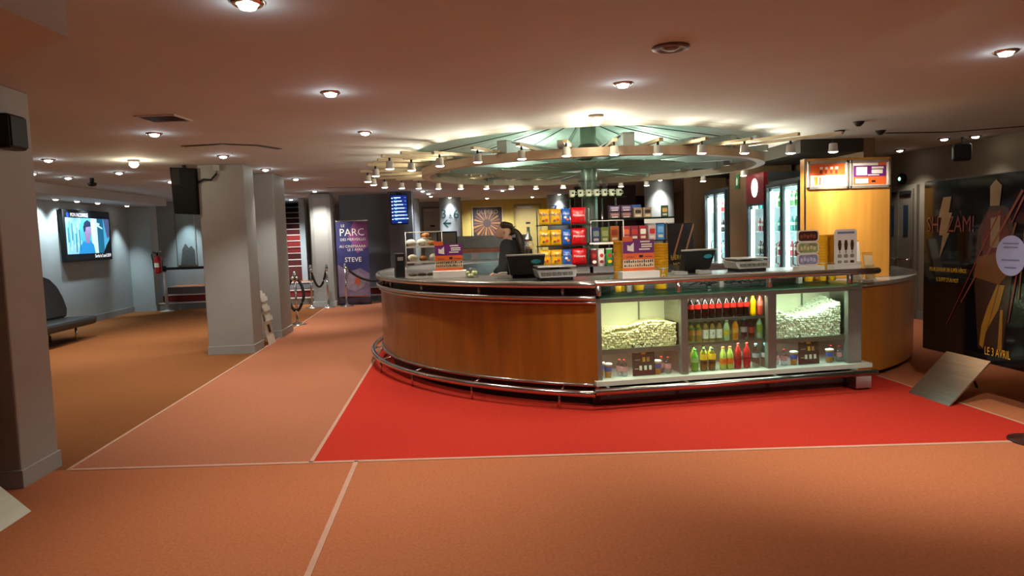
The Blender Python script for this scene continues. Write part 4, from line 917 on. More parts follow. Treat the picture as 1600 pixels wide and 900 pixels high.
# glass mug shelf on the column
ms = thing('mug_shelf', 'round green glass shelf on the column carrying white mugs', 'shelf', (CC[0]-.02, CC[1]-.35, 1.955))
MB().slab([], 0, 0) if False else MB().lathe([(.42, 0), (.42, .012)], 40).build('glass_plate', GGLASS, ms)
for x in (-.3, -.12, .12, .3): MB().cyl((x, .05, 0), .012, -.56, 0, 8).build('support_rod', STEEL, ms)
MB().box(-.42, .3, .0, .18, -.27, -.262).build('lower_glass', GGLASS, ms)
def make_mug():
    t = thing('coffee_mug', 'x', 'mug', (0, 0, 0), group='white mugs on the glass shelf')
    MB().lathe([(.028, 0), (.036, .02), (.038, .085), (.034, .085), (.032, .02)], 18).build('cup', M('mug_glaze', '#dfe6c4', .3), t)
    MB().tube([(.036, 0, .065), (.058, 0, .06), (.06, 0, .035), (.036, 0, .025)], .006, 6).build('handle', M('mug_glaze', '#dfe6c4'), t)
    MB().slab([(.014*math.cos(2*PI*i/8), .048+.014*math.sin(2*PI*i/8)) for i in range(8)], -.041, -.034).build('badge', M('brown_badge', '#3a2a20', .5), t)
    return remember(t)
m0 = make_mug()
for i in range(7):
    loc = (1.52+.098*i, 8.72-.06*math.sin(PI*i/6), 1.967); lab = 'white coffee mug on the glass shelf, %s from the left' % ORD[i]
    o = m0 if i == 0 else copy_tree(m0, loc, .1*(i-3), lab)
    o.location = loc; o['label'] = lab
def make_glass():
    t = thing('stacked_glass', 'x', 'drinking glass', (0, 0, 0), group='clear glasses stacked behind the mugs')
    MB().lathe([(.03, 0), (.04, .1), (.037, .1), (.028, .006)], 16).build('bowl', GL('sparkling_glass', '#ffffff', .22, .05), t); MB().lathe([(.041, .098), (.0405, .103), (.036, .1)], 16, cap=False).build('rim', CHROME, t); return remember(t)
g0 = make_glass()
for i in range(8):
    loc = (1.66+.1*(i % 4), 8.86, 1.968+.105*(i//4)); lab = 'clear glass in the %s row behind the mugs, %s from the left' % (['lower', 'upper'][i//4], ORD[i % 4])
    o = g0 if i == 0 else copy_tree(g0, loc, 0, lab)
    o.location = loc; o['label'] = lab
t = thing('syrup_dispenser', 'chrome and glass dispenser left of the sweet bags', 'dispenser', (.98, 8.95, 1.04), 0)
MB().cyl((0, 0, 0), .07, 0, .1, 20).build('base', BLACK, t); MB().lathe([(.06, .1), (.07, .35), (.05, .4)], 20, cap=False).build('jar', GL('sparkling_glass'), t); MB().lathe([(.055, .4), (.05, .43), (.02, .5), (.02, .58)], 16).build('lid', CHROME, t); MB().cyl((0, 0, 0), .045, .12, .3, 14).build('syrup', M('dark_syrup', '#3a2a20', .3), t)
t = thing('order_screen', 'small dark screen standing behind the pastry case', 'monitor', (-.06, 9.6, 1.05), .2)
MB().box(-.14, .14, -.015, .015, .34, .55).build('screen', BLACK, t, bevel=.004); MB().box(-.12, .12, -.018, -.015, .36, .53).build('display', M('dim_display', '#5c574c', .4), t); MB().cyl((0, .02, 0), .02, .02, .36, 10).build('stand', DARK, t); MB().box(-.1, .1, -.07, .07, 0, .02).build('foot', DARK, t)
bk = thing('back_machines', 'steel drinks machine on the far side of the bar ring', 'drinks machine', (.62, 12.45, 1.10), 0)
MB().box(-.75, .75, -.2, .2, 0, .17).build('cabinet', BRUSH, bk, bevel=.006); MB().box(-.74, .74, -.22, -.2, .13, .2).build('top_rail', M('rust_strip', '#8d4a34', .5), bk); MB().box(-.7, .72, -.2, .2, .2, .42).build('upper_body', M('dull_steel', '#6f6d6a', .35, .8), bk, bevel=.006)
for x in (-.45, 0, .45): MB().box(x-.17, x+.17, -.206, -.2, .01, .12).build('drawer_front', M('blue_steel', '#93a6ab', .25, .6), bk)
MB().box(.3, .62, -.206, -.2, .28, .36).build('lit_panel', EM('lit_panel', '#bfe4f5', 1.4), bk)

# ------------------------------------------------------------------ refrigerators, fronts facing the bar interior (-X)
FR = M('fridge_grey', '#4b5257', .4, .3, var=.06); LIT = EM('lit_back', '#e2f6ff', 3.0); TUBE = EM('fridge_tube', '#f2fcff', 9)
fg = {}
def fridge(y0, y1, h, label, header=None, n_doors=2, x=4.5):
    w = y1-y0; t = thing('drinks_fridge', label, 'refrigerator', (x, (y0+y1)/2, 0), -PI/2)
    MB().box(-w/2, w/2, .03, .7, 0, .12).box(-w/2, w/2, .03, .7, h-.1, h).box(-w/2, -w/2+.05, .03, .7, .12, h-.1).box(w/2-.05, w/2, .03, .7, .12, h-.1).box(-w/2, w/2, .66, .7, .1, h-.1).build('cabinet', FR, t)
    MB().box(-w/2+.05, w/2-.05, .62, .66, .12, h-.1).build('lit_back', LIT, t)
    MB().box(-w/2+.05, -w/2+.06, .05, .62, .12, h-.1).box(w/2-.06, w/2-.05, .05, .62, .12, h-.1).box(-w/2+.06, w/2-.06, .05, .62, .12, .13).build('white_liner', M('white_liner', '#dfe9ec', .4), t)
    for k in range(5): MB().box(-w/2+.05, w/2-.05, .1, .6, .42+.34*k, .43+.34*k).build('wire_shelf', M('white_wire_shelf', '#cfd8da', .4), t)
    dw = w/n_doors
    for k in range(n_doors):
        a, b = -w/2+dw*k, -w/2+dw*(k+1); top = h-(.42 if header else .04)
        mb = MB(); mb.box(a+.004, a+.035, -.02, .025, .12, top).box(b-.035, b-.004, -.02, .025, .12, top).box(a, b, -.02, .025, .08, .13).box(a, b, -.02, .025, top-.05, top)
        dr = mb.build('door', FR, t, bevel=.006); MB().box(a+.035, b-.035, -.004, .002, .13, top-.05).build('door_glass', GLASS, dr)
        MB().box(a+.04, a+.07, .03, .07, .2, top-.1).build('light_tube', TUBE, dr)
        hx = b-.06; MB().tube([(hx, -.02, 1.0), (hx, -.06, 1.02), (hx, -.06, 1.28), (hx, -.02, 1.3)], .01, 6).build('door_handle', CHROME, dr)
    if header:
        MB().box(-w/2, w/2, -.025, .03, h-.44, h).build('header', M('dark_red_header', '#7a1420', .4), t)
        n = 14; MB().slab([(.11*math.cos(2*PI*i/n), h-.2+.13*math.sin(2*PI*i/n)*(1 if math.sin(2*PI*i/n) > 0 else 1.15)) for i in range(n)], -.03, -.025).build('white_emblem', EM('emblem', '#ffffff', 1.6), t)
    light('AREA', (0, .3, h-.14), 50, (.85, .97, 1), t, w*.7, aim=(0, 0, -1), sizey=.2)
    return t
fridge(11.25, 12.2, 2.18, 'grey two-door refrigerator glowing white, farthest of the row'); fridge(9.8, 10.4, 2.3, 'single-door refrigerator with dark red header and white emblem', True, 1); fridge(8.8, 9.76, 2.15, 'grey two-door refrigerator glowing white, beside the menu tower')
fb = {}
for key, hx in (('teal', '#2a9a8c'), ('green', '#3f8a3a'), ('dark', '#2c1c1c'), ('clear', '#a9c6cf'), ('red', '#a3282a')):
    fb[key] = make_bottle('chilled_bottle', .2, .03, DR('fridge_'+key, hx), BLC if key in ('teal', 'clear') else REDC, PAPER, (.4, .6), .36)
FW = {'first': 'farthest', 'second': 'red-headed', 'third': 'nearest'}
for f, (y0, y1, which) in enumerate(((11.25, 12.2, 'farthest'), (9.8, 10.4, 'red-headed'), (8.8, 9.76, 'nearest'))):
    for s in range(5):
        n = 7 if f != 1 else 4
        for i in range(n):
            key = ['teal', 'green', 'clear', 'dark', 'red'][(s+f) % 5]
            lab = '%s bottle on the %s shelf of the %s refrigerator, %s from the left' % (key, ['lowest', 'second lowest', 'middle', 'second highest', 'highest'][s], which, ORD[i])
            loc = (4.64, y1-.12-(y1-y0-.24)*i/(n-1), .43+.34*s); p = fb[key]
            if p.name in USED: copy_tree(p, loc, -PI/2, lab, 'bottles in the lit refrigerators')
            else: USED.add(p.name); p.location = loc; p['label'] = lab; p['group'] = 'bottles in the lit refrigerators'
t = thing('exit_pictogram', 'small green pictogram sign on the beige panel between the refrigerators', 'sign', (4.49, 10.76, 2.12), -PI/2)
MB().box(-.08, .08, -.01, .0, 0, .22).build('plate', M('sign_green', '#2a7048', .5), t); MB().slab([(-.02, .05), (.03, .06), (.04, .13), (.0, .18), (-.03, .12)], -.013, -.01).build('pictogram', PAPER, t)
t = thing('exit_lamp', 'round lamp with a small green light over the double doors', 'exit lamp', (7.19, 10.72, 2.2), -PI/2)
MB().at(Matrix.Rotation(PI/2, 4, 'X')).lathe([(.085, -.01), (.085, .04), (.06, .06)], 18).build('housing', BLACK, t); MB().at(Matrix.Rotation(PI/2, 4, 'X')).lathe([(.03, .06), (.02, .07), (0, .072)], 12, cap=False).build('green_lens', EM('green_lens', '#8affb4', 4), t)
t = thing('fire_alarm_button', 'small red alarm box on the right wall beside the doors', 'alarm button', (7.19, 9.85, 1.2), -PI/2)
MB().box(-.06, .06, -.03, 0, 0, .13).build('box', REDP, t, bevel=.004); MB().box(-.035, .035, -.034, -.03, .03, .1).build('button_plate', PAPER, t)

# ------------------------------------------------------------------ ceiling fittings
def speaker(loc, rz, label, s=(.2, .16, .22)):
    t = thing('wall_speaker', label, 'speaker', loc, rz, 'black loudspeakers')
    MB().box(-s[0]/2, s[0]/2, -s[1], 0, 0, s[2]).build('cabinet', BLACK, t, bevel=.02); MB().box(-s[0]/2+.015, s[0]/2-.015, -s[1]-.006, -s[1], .015, s[2]-.015).build('grille', DARK, t, bevel=.004); MB().box(-.02, .02, 0, .06, s[2]*.4, s[2]*.6).build('bracket', DARK, t)
speaker((-2.84, 4.84, 2.19), PI/2, 'black loudspeaker high on the near left pillar', (.2, .1, .22)); 
t0 = thing('wall_speaker', 'black loudspeaker hanging from the ceiling before the right wall', 'speaker', (6.75, 8.85, 2.3), -.6, 'black loudspeakers')
MB().box(-.11, .11, -.09, .09, 0, .22).build('cabinet', BLACK, t0, bevel=.03); MB().box(-.09, .09, -.096, -.09, .02, .2).build('grille', DARK, t0); MB().cyl((0, 0, 0), .012, .2, .31, 8).build('stem', DARK, t0)
for i, (x, y, w) in enumerate(((4.55, 7.95, 'left'), (4.38, 7.28, 'nearest'), (5.1, 8.03, 'right'))):
    t = thing('dark_spot_fitting', 'small dark ceiling fitting over the menu tower, %s of the three' % w, 'ceiling fitting', (x, y, CEIL), 0, 'dark ceiling fittings over the menu tower')
    MB().lathe([(.055, 0), (.05, -.02), (.02, -.05), (0, -.052)], 16, cap=False).build('cone', DARK, t); MB().lathe([(.06, .002), (.06, -.006), (.05, -.006)], 16, cap=False).build('ring', BLACK, t)
t = thing('air_diffuser', 'round flat air diffuser in the ceiling ahead of the viewer', 'air vent', (1.33, 4.14, CEIL))
MB().lathe([(.11, .0), (.11, -.012), (.09, -.018), (.07, -.01)], 28).build('plate', M('vent_mauve', '#6f5a58', .5), t); MB().lathe([(.05, -.012), (.03, -.022), (0, -.024)], 20, cap=False).build('centre', M('vent_mauve', '#6f5a58'), t)
t = thing('ceiling_vent', 'square slatted ceiling vent at the upper left', 'air vent', (-2.37, 6.24, CEIL), -.1)
MB().box(-.17, .17, -.16, -.14, -.01, 0).box(-.17, .17, .14, .16, -.01, 0).box(-.17, -.15, -.14, .14, -.01, 0).box(.15, .17, -.14, .14, -.01, 0).build('frame', CEILM, t)
MB().box(-.15, .15, -.14, .14, -.003, .0).build('backing', BLACK, t)
for k in range(7): MB().box(-.15, .15, -.125+.037*k, -.112+.037*k, -.01, -.003).build('slat', M('vent_brown', '#3c2b26', .6), t)
def slot(pts, label, w=.035):
    t = thing('slot_diffuser', label, 'air vent', (pts[0][0], pts[0][1], CEIL), 0, 'dark slot diffusers in the ceiling')
    P = [Vector((x-pts[0][0], y-pts[0][1])) for x, y in pts]; L_, R_ = [], []
    for i, p in enumerate(P):
        q = (P[min(i+1, len(P)-1)]-P[max(i-1, 0)]).normalized(); n = Vector((-q.y, q.x)); L_.append(p+n*w); R_.append(p-n*w)
    for i in range(len(P)-1): MB().prism([L_[i][:], R_[i][:], R_[i+1][:], L_[i+1][:]], -.006, .0).build('slot_section', BLACK, t)
    MB().prism([(L_[0]*1.0)[:], (R_[0])[:], (R_[0]+Vector((-.03, 0)))[:], (L_[0]+Vector((-.03, 0)))[:]], -.01, 0).build('end_cap', M('slot_end', '#7d6f62', .5), t)
slot([(-2.84, 8.03), (-2.42, 7.93), (-2.1, 8.1), (-1.94, 8.45)], 'curved dark slot diffuser above the hanging monitor')
slot([(-2.5, 14.95), (-2.1, 15.05), (-1.76, 15.24)], 'dark slot diffuser near the listing screen'); slot([(5.3, 8.25), (6.17, 8.3), (6.5, 8.1), (7.1, 7.75)], 'long dark slot diffuser at the right above the standee')
t = thing('projector', 'small dark projector fixed to the ceiling over the bench', 'projector', (-5.5, 11.5, CEIL)); MB().cyl((0, 0, 0), .03, -.06, 0, 10).build('mount', DARK, t); MB().lathe([(.02, -.06), (.07, -.08), (.05, -.12), (0, -.13)], 14, cap=False).build('dome', BLACK, t)

# ------------------------------------------------------------------ wall screen, listing screen, hanging monitor
tv = thing('wall_screen', 'large flat screen showing a film trailer on the left wall', 'screen', (-7.45, 15.07, 1.27), PI/2)
MB().box(-.93, .93, -.1, -.02, 0, 1.02).build('casing', BLACK, tv, bevel=.012); MB().box(-.2, .2, -.02, 0, .3, .7).build('wall_mount', DARK, tv)
mb = MB(); y = -.103
def er(x0, x1, z0, z1, m, yy): mb.box(x0, x1, yy-.002, yy, z0, z1, m)
er(-.88, .88, .04, .98, 0, -.1)
er(-.86, .86, .15, .86, 1, y); er(-.86, -.3, .15, .86, 2, y-.002); er(.34, .6, .15, .86, 3, y-.002)
for k in range(12): er(-.84+.045*k, -.82+.045*k+.01*(k % 3), .18+.04*(k*5 % 7), .55+.04*(k*3 % 7), [4, 3, 1][k % 3], y-.004)
er(.1, .34, .15, .86, 4, y-.002); mb.slab([(.34, .7), (.56, .64), (.56, .67), (.42, .72), (.46, .76), (.34, .78)], y-.006, y-.004, 4)
mb.slab([(-.45, .15), (.2, .15), (.16, .32), (.03, .41), (-.1, .36), (-.22, .41), (-.38, .3)], y-.006, y-.004, 5)
mb.slab([(-.14, .36), (.0, .36), (.02, .5), (.08, .53), (.07, .68), (-.02, .75), (-.14, .72), (-.19, .6)], y-.008, y-.006, 6)
mb.slab([(-.2, .58), (-.15, .6), (-.13, .68), (.08, .7), (.07, .78), (-.05, .83), (-.17, .78), (-.22, .68)], y-.010, y-.008, 7)
mb.slab([(.55, .15), (.86, .15), (.86, .62), (.83, .42), (.68, .3)], y-.006, y-.004, 0); mb.slab([(.62, .86), (.74, .45), (.86, .5), (.86, .86)], y-.004, y-.002, 8)
mb.build('picture', [EM('scr_navy', '#030a1c', .6), EM('scr_cyan', '#4fb8e6', 1.0), EM('scr_sky', '#8fd2ee', 1.0), EM('scr_teal', '#1c6f96', .9), EM('scr_pale', '#c6f2f8', 1.15), EM('scr_blue', '#2490d6', 1.0), EM('scr_skin', '#9a86b4', .9), EM('scr_hair', '#1e2b4d', .8), EM('scr_dusk', '#5a6a9a', .8)], tv)
MB().text('MON INCONNUE', .105, -.66, .915, -.104, align='LEFT', sx=.8).build('title_lettering', EM('scr_white', '#ffffff', 1.6), tv)
MB().text('Sortie le 3 avril 2019', .1, .86, .09, -.104, align='RIGHT', sx=.8).build('date_lettering', EM('scr_white', '#ffffff'), tv)
n = 12; MB().slab([(-.76+.05*math.cos(2*PI*i/n), .915+.05*math.sin(2*PI*i/n)) for i in range(n)], -.106, -.103).build('round_logo', EM('scr_logo', '#1d3f9a', 1), tv)
ls = thing('listing_screen', 'upright blue screen of film listings on the slate pier', 'screen', (-1.19, 16.85, 1.84), 0)
MB().box(-.2, .2, -.07, -.01, 0, .7).build('casing', BLACK, ls, bevel=.006); MB().box(-.06, .06, -.05, 0, .7, .74).build('mount', DARK, ls)
mb = MB().box(-.185, .185, -.074, -.07, .02, .68, 0)
for k in range(7):
    z = .61-.082*k; wd_ = .16+.035*k*.8
    mb.box(-.175, -.14, -.077, -.074, z-.01, z+.012, 1).box(-.12, -.12+wd_, -.077, -.074, z, z+.022, 1).box(-.1, -.05, -.077, -.074, z-.022, z-.006, 2).box(.12, .17, -.077, -.074, z+.002, z+.02, 3).box(-.175, .175, -.077, -.074, z-.036, z-.033, 4)
mb.box(-.04, .04, -.077, -.074, .035, .05, 1).build('display', [EM('list_navy', '#0a2a86', .8), EM('list_white', '#d2f4ff', 1.6), EM('list_cyan', '#58c8f0', 1.2), EM('list_blue', '#5a86e6', 1.1), EM('list_line', '#2a64b8', 1)], ls)
hm = thing('hanging_monitor', 'dark monitor hung beside the top of the square pillar', 'monitor', (-3.56, 9.9, 1.96), 0)
MB().add([(-.15, .0, 0), (.15, .0, -.02), (.16, .0, .6), (-.17, .0, .62), (-.15, .12, 0), (.15, .12, -.02), (.16, .12, .6), (-.17, .12, .62)], [(0,1,2,3),(5,4,7,6),(4,0,3,7),(1,5,6,2),(3,2,6,7),(4,5,1,0)]).build('casing', M('matte_black', '#0b0b0b', .75, spec=.2), hm, bevel=.008)
MB().box(-.15, -.04, -.006, 0, .38, .6).build('side_panel', M('bronze_panel', '#1c1b18', .7, spec=.2), hm, bevel=.002)
MB().cyl((0, .06, 0), .025, .6, .65, 10).build('ceiling_mount', DARK, hm)
MB().tube([(.16, .05, .4), (.25, .03, .45), (.35, .03, .44), (.42, .05, .52), (.43, .05, .58)], .014, 8).build('cable', RUBB, hm); MB().box(.4, .46, .0, .07, .56, .64).build('plug_box', GREYP, hm)

# ------------------------------------------------------------------ lounge bench
be = thing('lounge_bench', 'low dark grey lounge bench with a high rounded back', 'bench', (-6.55, 11.2, 0), PI/2)
FAB = M('charcoal_leather', '#33373a', .45, var=.12, scale=(20, 20, 20), bump=.2)
def profile(pts, x0, x1, nm, mat, bev):   # polygon in local YZ extruded along X
    n = len(pts); vs = [(x0, y, z) for y, z in pts]+[(x1, y, z) for y, z in pts]
    return MB().add(vs, [tuple(reversed(range(n))), tuple(range(n, 2*n))]+[(i, (i+1) % n, (i+1) % n+n, i+n) for i in range(n)], 0, False).build(nm, mat, be, bevel=bev)
# local X runs along world +Y, local -Y faces world +X
MB().add([(-1.6, -.42, .24), (1.42, -.42, .24), (1.46, .2, .2), (-1.6, .2, .2), (-1.6, -.44, .40), (1.44, -.44, .38), (1.46, .2, .36), (-1.6, .2, .38)], [(0,3,2,1),(4,5,6,7),(0,1,5,4),(1,2,6,5),(2,3,7,6),(3,0,4,7)]).build('seat', FAB, be, bevel=.05)
pts = [(-1.6, .36), (1.5, .36), (1.56, .5), (1.5, .7), (1.38, .9), (1.2, 1.04), (1.0, 1.1), (-1.6, 1.13)]
mb = MB(); n = len(pts); mb.add([(x, .1+.18*(z-.36)*.6, z) for x, z in pts]+[(x, .24+.2*(z-.36)*.6, z) for x, z in pts], [tuple(range(n)), tuple(reversed(range(n, 2*n)))]+[(i, i+n, (i+1) % n+n, (i+1) % n) for i in range(n)]).build('backrest', FAB, be, bevel=.04)
for x in (-1.3, .95):
    for yy in (-.3, .12): MB().cyl((x, yy, 0), .018, 0, .24, 10).build('leg', STEEL, be)

# ------------------------------------------------------------------ extinguisher, belt post, niche poster
t = thing('fire_extinguisher', 'red fire extinguisher with a black hose hung on the pilaster', 'fire extinguisher', (-6.78, 16.92, .88), 0)
MB().lathe([(.03, 0), (.075, .02), (.08, .05), (.08, .34), (.06, .4), (.03, .42)], 18).build('cylinder', M('extinguisher_red', '#b3241c', .3), t); MB().cyl((0, 0, 0), .022, .42, .48, 10).build('valve', BLACK, t)
MB().tube([(0, -.02, .47), (-.08, -.03, .5), (-.12, -.02, .44), (-.11, 0, .3), (-.095, 0, .1)], .014, 8).build('hose', RUBB, t); MB().tube([(0, 0, .48), (.09, -.01, .52), (.1, -.01, .47)], .011, 6).build('lever', CHROME, t); MB().box(-.05, .05, -.084, -.07, .15, .25).build('label_plate', PAPER, t)
MB().box(-.05, .05, .06, .14, .1, .3).build('wall_bracket', DARK, t)
bp = thing('belt_barrier', 'grey post with a black belt stretched across the steps', 'barrier', (-6.62, 16.85, 0), 0)
MB().lathe([(.15, 0), (.15, .015), (.05, .03), (.03, .05)], 24).build('base', GREYP, bp); MB().cyl((0, 0, 0), .035, .03, .93, 14).build('post', GREYP, bp); MB().cyl((0, 0, 0), .045, .93, 1.05, 14).build('belt_head', BLACK, bp); MB().box(.03, 2.7, -.004, .004, .96, 1.02).build('belt', RUBB, bp)
t = thing('niche_poster', 'tall grey poster with dark figures in the stepped niche', 'poster', (-6.66, 18.45, 1.0), 0)
MB().box(-.24, .24, -.03, 0, 0, 1.36).build('frame', M('silver_frame', '#b8b9b5', .3, .6), t, bevel=.004); MB().box(-.22, .22, -.034, -.03, .02, 1.34).build('sheet', M('misty_print', '#8fa0a4', .6, var=.15, scale=(2, 2, 2)), t)
MB().slab([(-.16, .02), (.2, .02), (.2, .38), (.12, .5), (.06, .44), (-.02, .56), (-.1, .42)], -.037, -.034).build('dark_shape', M('smoky_print', '#4c4f4f', .6, var=.2), t)

# ------------------------------------------------------------------ stanchions with ropes
def stanchion(x, y, label, ropes=()):
    t = thing('rope_stanchion', label, 'stanchion', (x, y, 0), 0, 'chrome rope stanchions')
    MB().lathe([(.16, 0), (.16, .012), (.13, .025), (.04, .045), (.024, .07)], 26).build('base', CHROME, t)
    MB().cyl((0, 0, 0), .022, .06, .88, 14).build('post', CHROME, t); MB().lathe([(.03, .88), (.034, .9), (.034, .93), (.024, .95), (.028, .97), (0, .985)], 16, cap=False).build('finial', CHROME, t)
    for e in ropes:
        dx, dy, sag = e; pts = []
        for i in range(17): u = i/16; pts.append((dx*u, dy*u, .9-sag*4*u*(1-u) if abs(dx)+abs(dy) > .01 else .9))
        r = MB().tube(pts, .026, 10).build('rope', RUBB, t); MB().tube([pts[0], pts[1]], .032, 8).build('rope_end', CHROME, r); MB().tube([pts[-2], pts[-1]], .032, 8).build('rope_end', CHROME, r)
    return t
stanchion(-3.2, 16.22, 'chrome stanchion with a looped rope left of the banner', [(.36, 0, .42)]); stanchion(-2.84, 16.22, 'chrome stanchion at the right end of the looped rope')
stanchion(-2.44, 16.3, 'chrome stanchion in front of the purple banner', [(1.3, .1, .34)]); stanchion(-1.12, 16.42, 'chrome stanchion behind the left end of the bar')
s4 = stanchion(-2.87, 13.1, 'nearest chrome stanchion with two hanging rope loops, by the rear pillar')
for sx_ in (-1, 1):
    pts = [(sx_*(.02+.125*math.sin(PI*u/14)**.8 if 0 < u < 14 else .02), -.02, .88-.62*u/14*(1 if u < 14 else 1)) for u in range(15)]
    r = MB().tube(pts, .027, 10).build('rope', RUBB, s4); MB().tube([pts[0], pts[1]], .032, 8).build('rope_end', CHROME, r)
# purple roll-up banner
bn = thing('film_banner', 'tall purple and blue film banner standing by the rope stanchions', 'banner', (-2.29, 16.62, 0), 0)
MB().box(-.365, .365, -.004, .004, .04, 1.95).build('sheet', M('banner_violet', '#35386f', .5, var=.35, scale=(1.6, 1.6, 1.6)), bn); MB().box(-.37, .37, -.05, .05, 0, .05).build('base', DARK, bn); MB().cyl((0, .03, 0), .01, .04, 1.95, 8).build('pole', STEEL, bn); MB().box(-.37, .37, -.01, .01, 1.94, 1.965).build('top_bar', STEEL, bn)
mb = MB().slab([(.05, 1.94), (-.1, 1.6), (.1, 1.2), (.36, 1.35), (.36, 1.94)][::-1], -.006, -.004, 0).slab([(-.36, .05), (.36, .05), (.36, .72), (.15, .85), (-.1, .78), (-.36, .95)], -.006, -.004, 1).slab([(-.2, .42), (0, .3), (.22, .42), (.28, .62), (.1, .78), (-.12, .72)], -.008, -.006, 2).slab([(.0, .5), (.12, .45), (.16, .62), (.06, .7)], -.01, -.008, 3).box(-.3, .3, -.009, -.006, .17, .21, 4).slab([(-.36, .05), (.36, .05), (.36, .17), (-.36, .2)], -.009, -.006, 5)
mb.build('artwork', [M('banner_magenta', '#8a4a86', .5, var=.3, scale=(3, 3, 3)), M('banner_dusk', '#7a6a84', .5, var=.3, scale=(4, 4, 4)), M('banner_mauve', '#8f7d8c', .5, var=.3, scale=(9, 9, 9)), M('banner_orange', '#b5563a', .5), M('banner_rust', '#8a4a34', .5), M('banner_dark', '#3a2a38', .5)], bn)
for s_, z_, x_, h_ in (('LE', .09, -.2, 1.84), ('PARC', .24, 0, 1.68), ('DES MERVEILLES', .085, .02, 1.52), ('AU CINÉMAAAA', .085, 0, 1.36), ('LE 3 AVRIL', .08, .06, 1.28), ('STEVE', .15, 0, 1.05)): MB().text(s_, z_, x_, h_, -.011, sx=.97).build('lettering', TEXTW, bn)

# ------------------------------------------------------------------ leaflet stand by the pillar
lf = thing('leaflet_stand', 'slim white leaning leaflet stand between the two pillars', 'leaflet stand', (-2.75, 10.83, 0), PI/2)
# local X along +Y, faces world +X (local -Y)
mb = MB().at(Matrix.Rotation(-.2, 4, 'X')); mb.box(-.18, .18, 0, .015, .0, .82).build('back_panel', WHITE, lf, bevel=.003)
for k in range(3):
    z = .36+.15*k; mb = MB().at(Matrix.Rotation(-.2, 4, 'X')); mb.box(-.17, .17, -.05, -.045, z, z+.06).box(-.17, .17, -.05, 0, z-.006, z).build('pocket', WHITE, lf); MB().at(Matrix.Rotation(-.2, 4, 'X')).box(-.15, .15, -.035, -.02, z, z+.11).build('leaflet', PAPER, lf)
MB().tube([(0, .17, .7), (0, .24, .0)], .01, 6).build('rear_leg', STEEL, lf); MB().at(Matrix.Rotation(-.2, 4, 'X')).box(-.05, .06, -.006, 0, .18, .3).build('dark_mark', INK, lf)
# ------------------------------------------------------------------ framed sunburst poster on the yellow wall
sp = thing('sunburst_poster', 'framed dark poster with a golden sunburst on the yellow wall', 'poster', (1.165, 22.42, 1.06), 0)
for x0, x1, z0, z1 in ((-.5, .5, 0, .04), (-.5, .5, 1.32, 1.36), (-.5, -.46, .04, 1.32), (.46, .5, .04, 1.32)): MB().box(x0, x1, -.05, 0, z0, z1).build('frame_bar', M('pale_gold_frame', '#d8c692', .4), sp)
MB().box(-.46, .46, -.03, 0, .04, 1.32).build('sheet', M('poster_aubergine', '#2a141c', .5, var=.2), sp)
mb = MB(); ox, oz = -.02, .82
for k in range(22):
    a = 2*PI*k/22; r1 = .5 if math.sin(a) < -.2 else .44
    if oz+r1*math.sin(a) > 1.31: r1 = (1.31-oz)/math.sin(a)
    da = .085; mb.slab([(ox+.1*math.cos(a-da), oz+.1*math.sin(a-da)), (ox+r1*.9*math.cos(a-da), oz+r1*.9*math.sin(a-da)), (ox+r1*math.cos(a), oz+r1*math.sin(a)), (ox+r1*.9*math.cos(a+da), oz+r1*.9*math.sin(a+da)), (ox+.1*math.cos(a+da), oz+.1*math.sin(a+da))], -.034, -.03, k % 2)
n = 16; mb.slab([(ox+.13*math.cos(2*PI*i/n), oz+.13*math.sin(2*PI*i/n)) for i in range(n)], -.037, -.034, 2); mb.box(.05, .3, -.034, -.03, .12, .135, 3)
mb.build('sunburst', [M('ray_gold', '#9a6a2c', .5), M('ray_amber', '#70401c', .5), M('ray_core', '#3a2018', .5), M('ray_pale', '#b9a68a', .5)], sp)
MB().text('DUMBO', .19, 0, 1.17, -.038).build('lettering', M('poster_gold_letter', '#9c7c4a', .5), sp)
# ------------------------------------------------------------------ standees
def standee(loc, rz, label, glossy, foot_front, w=1.25, plate=BRUSH):
    t = thing('film_standee', label, 'standee', loc, rz)
    MB().box(-w/2, w/2, 0, .03, .34, 1.89).build('panel', glossy, t, bevel=.003)
    MB().box(-w/2-.01, w/2+.01, .03, .05, .33, 1.9).build('rear_frame', DARK, t)
    for x in (-w/2+.3, w/2-.15): MB().tube([(x, .05, .6), (x, .32, 0)], .01, 6).build('rear_strut', DARK, t)
    x0, x1 = foot_front
    MB().add([(x0, -.36, 0), (x1, -.36, 0), (x1, 0, .36), (x0, 0, .36), (x0, -.345, 0), (x1, -.345, 0), (x1, .012, .352), (x0, .012, .352)], [(0,1,2,3),(7,6,5,4),(0,4,5,1),(1,5,6,2),(2,6,7,3),(3,7,4,0)]).build('foot_plate', plate, t)
    return t
GLOSSY = M('standee_black', '#0b090b', .07, var=.2, coat=.15, spec=.3)
s1 = standee((4.40, 5.62, 0), -PI/2, 'glossy dark film standee with a lightning bolt title and golden light', GLOSSY, (-.3, .22))
PM1 = [M('sp_red', '#6a1a16', .25, coat=.2), M('sp_cream', '#6e5c40', .25, coat=.2), M('sp_gold', '#7d5a18', .25, coat=.2), M('sp_maroon', '#4a1414', .25, coat=.2), M('sp_brown', '#5a3512', .25, coat=.2), M('sp_rose', '#6a3428', .25, coat=.2), M('sp_umber', '#2c1710', .25, coat=.2)]
mb = MB(); Y0, Y1 = -.003, 0
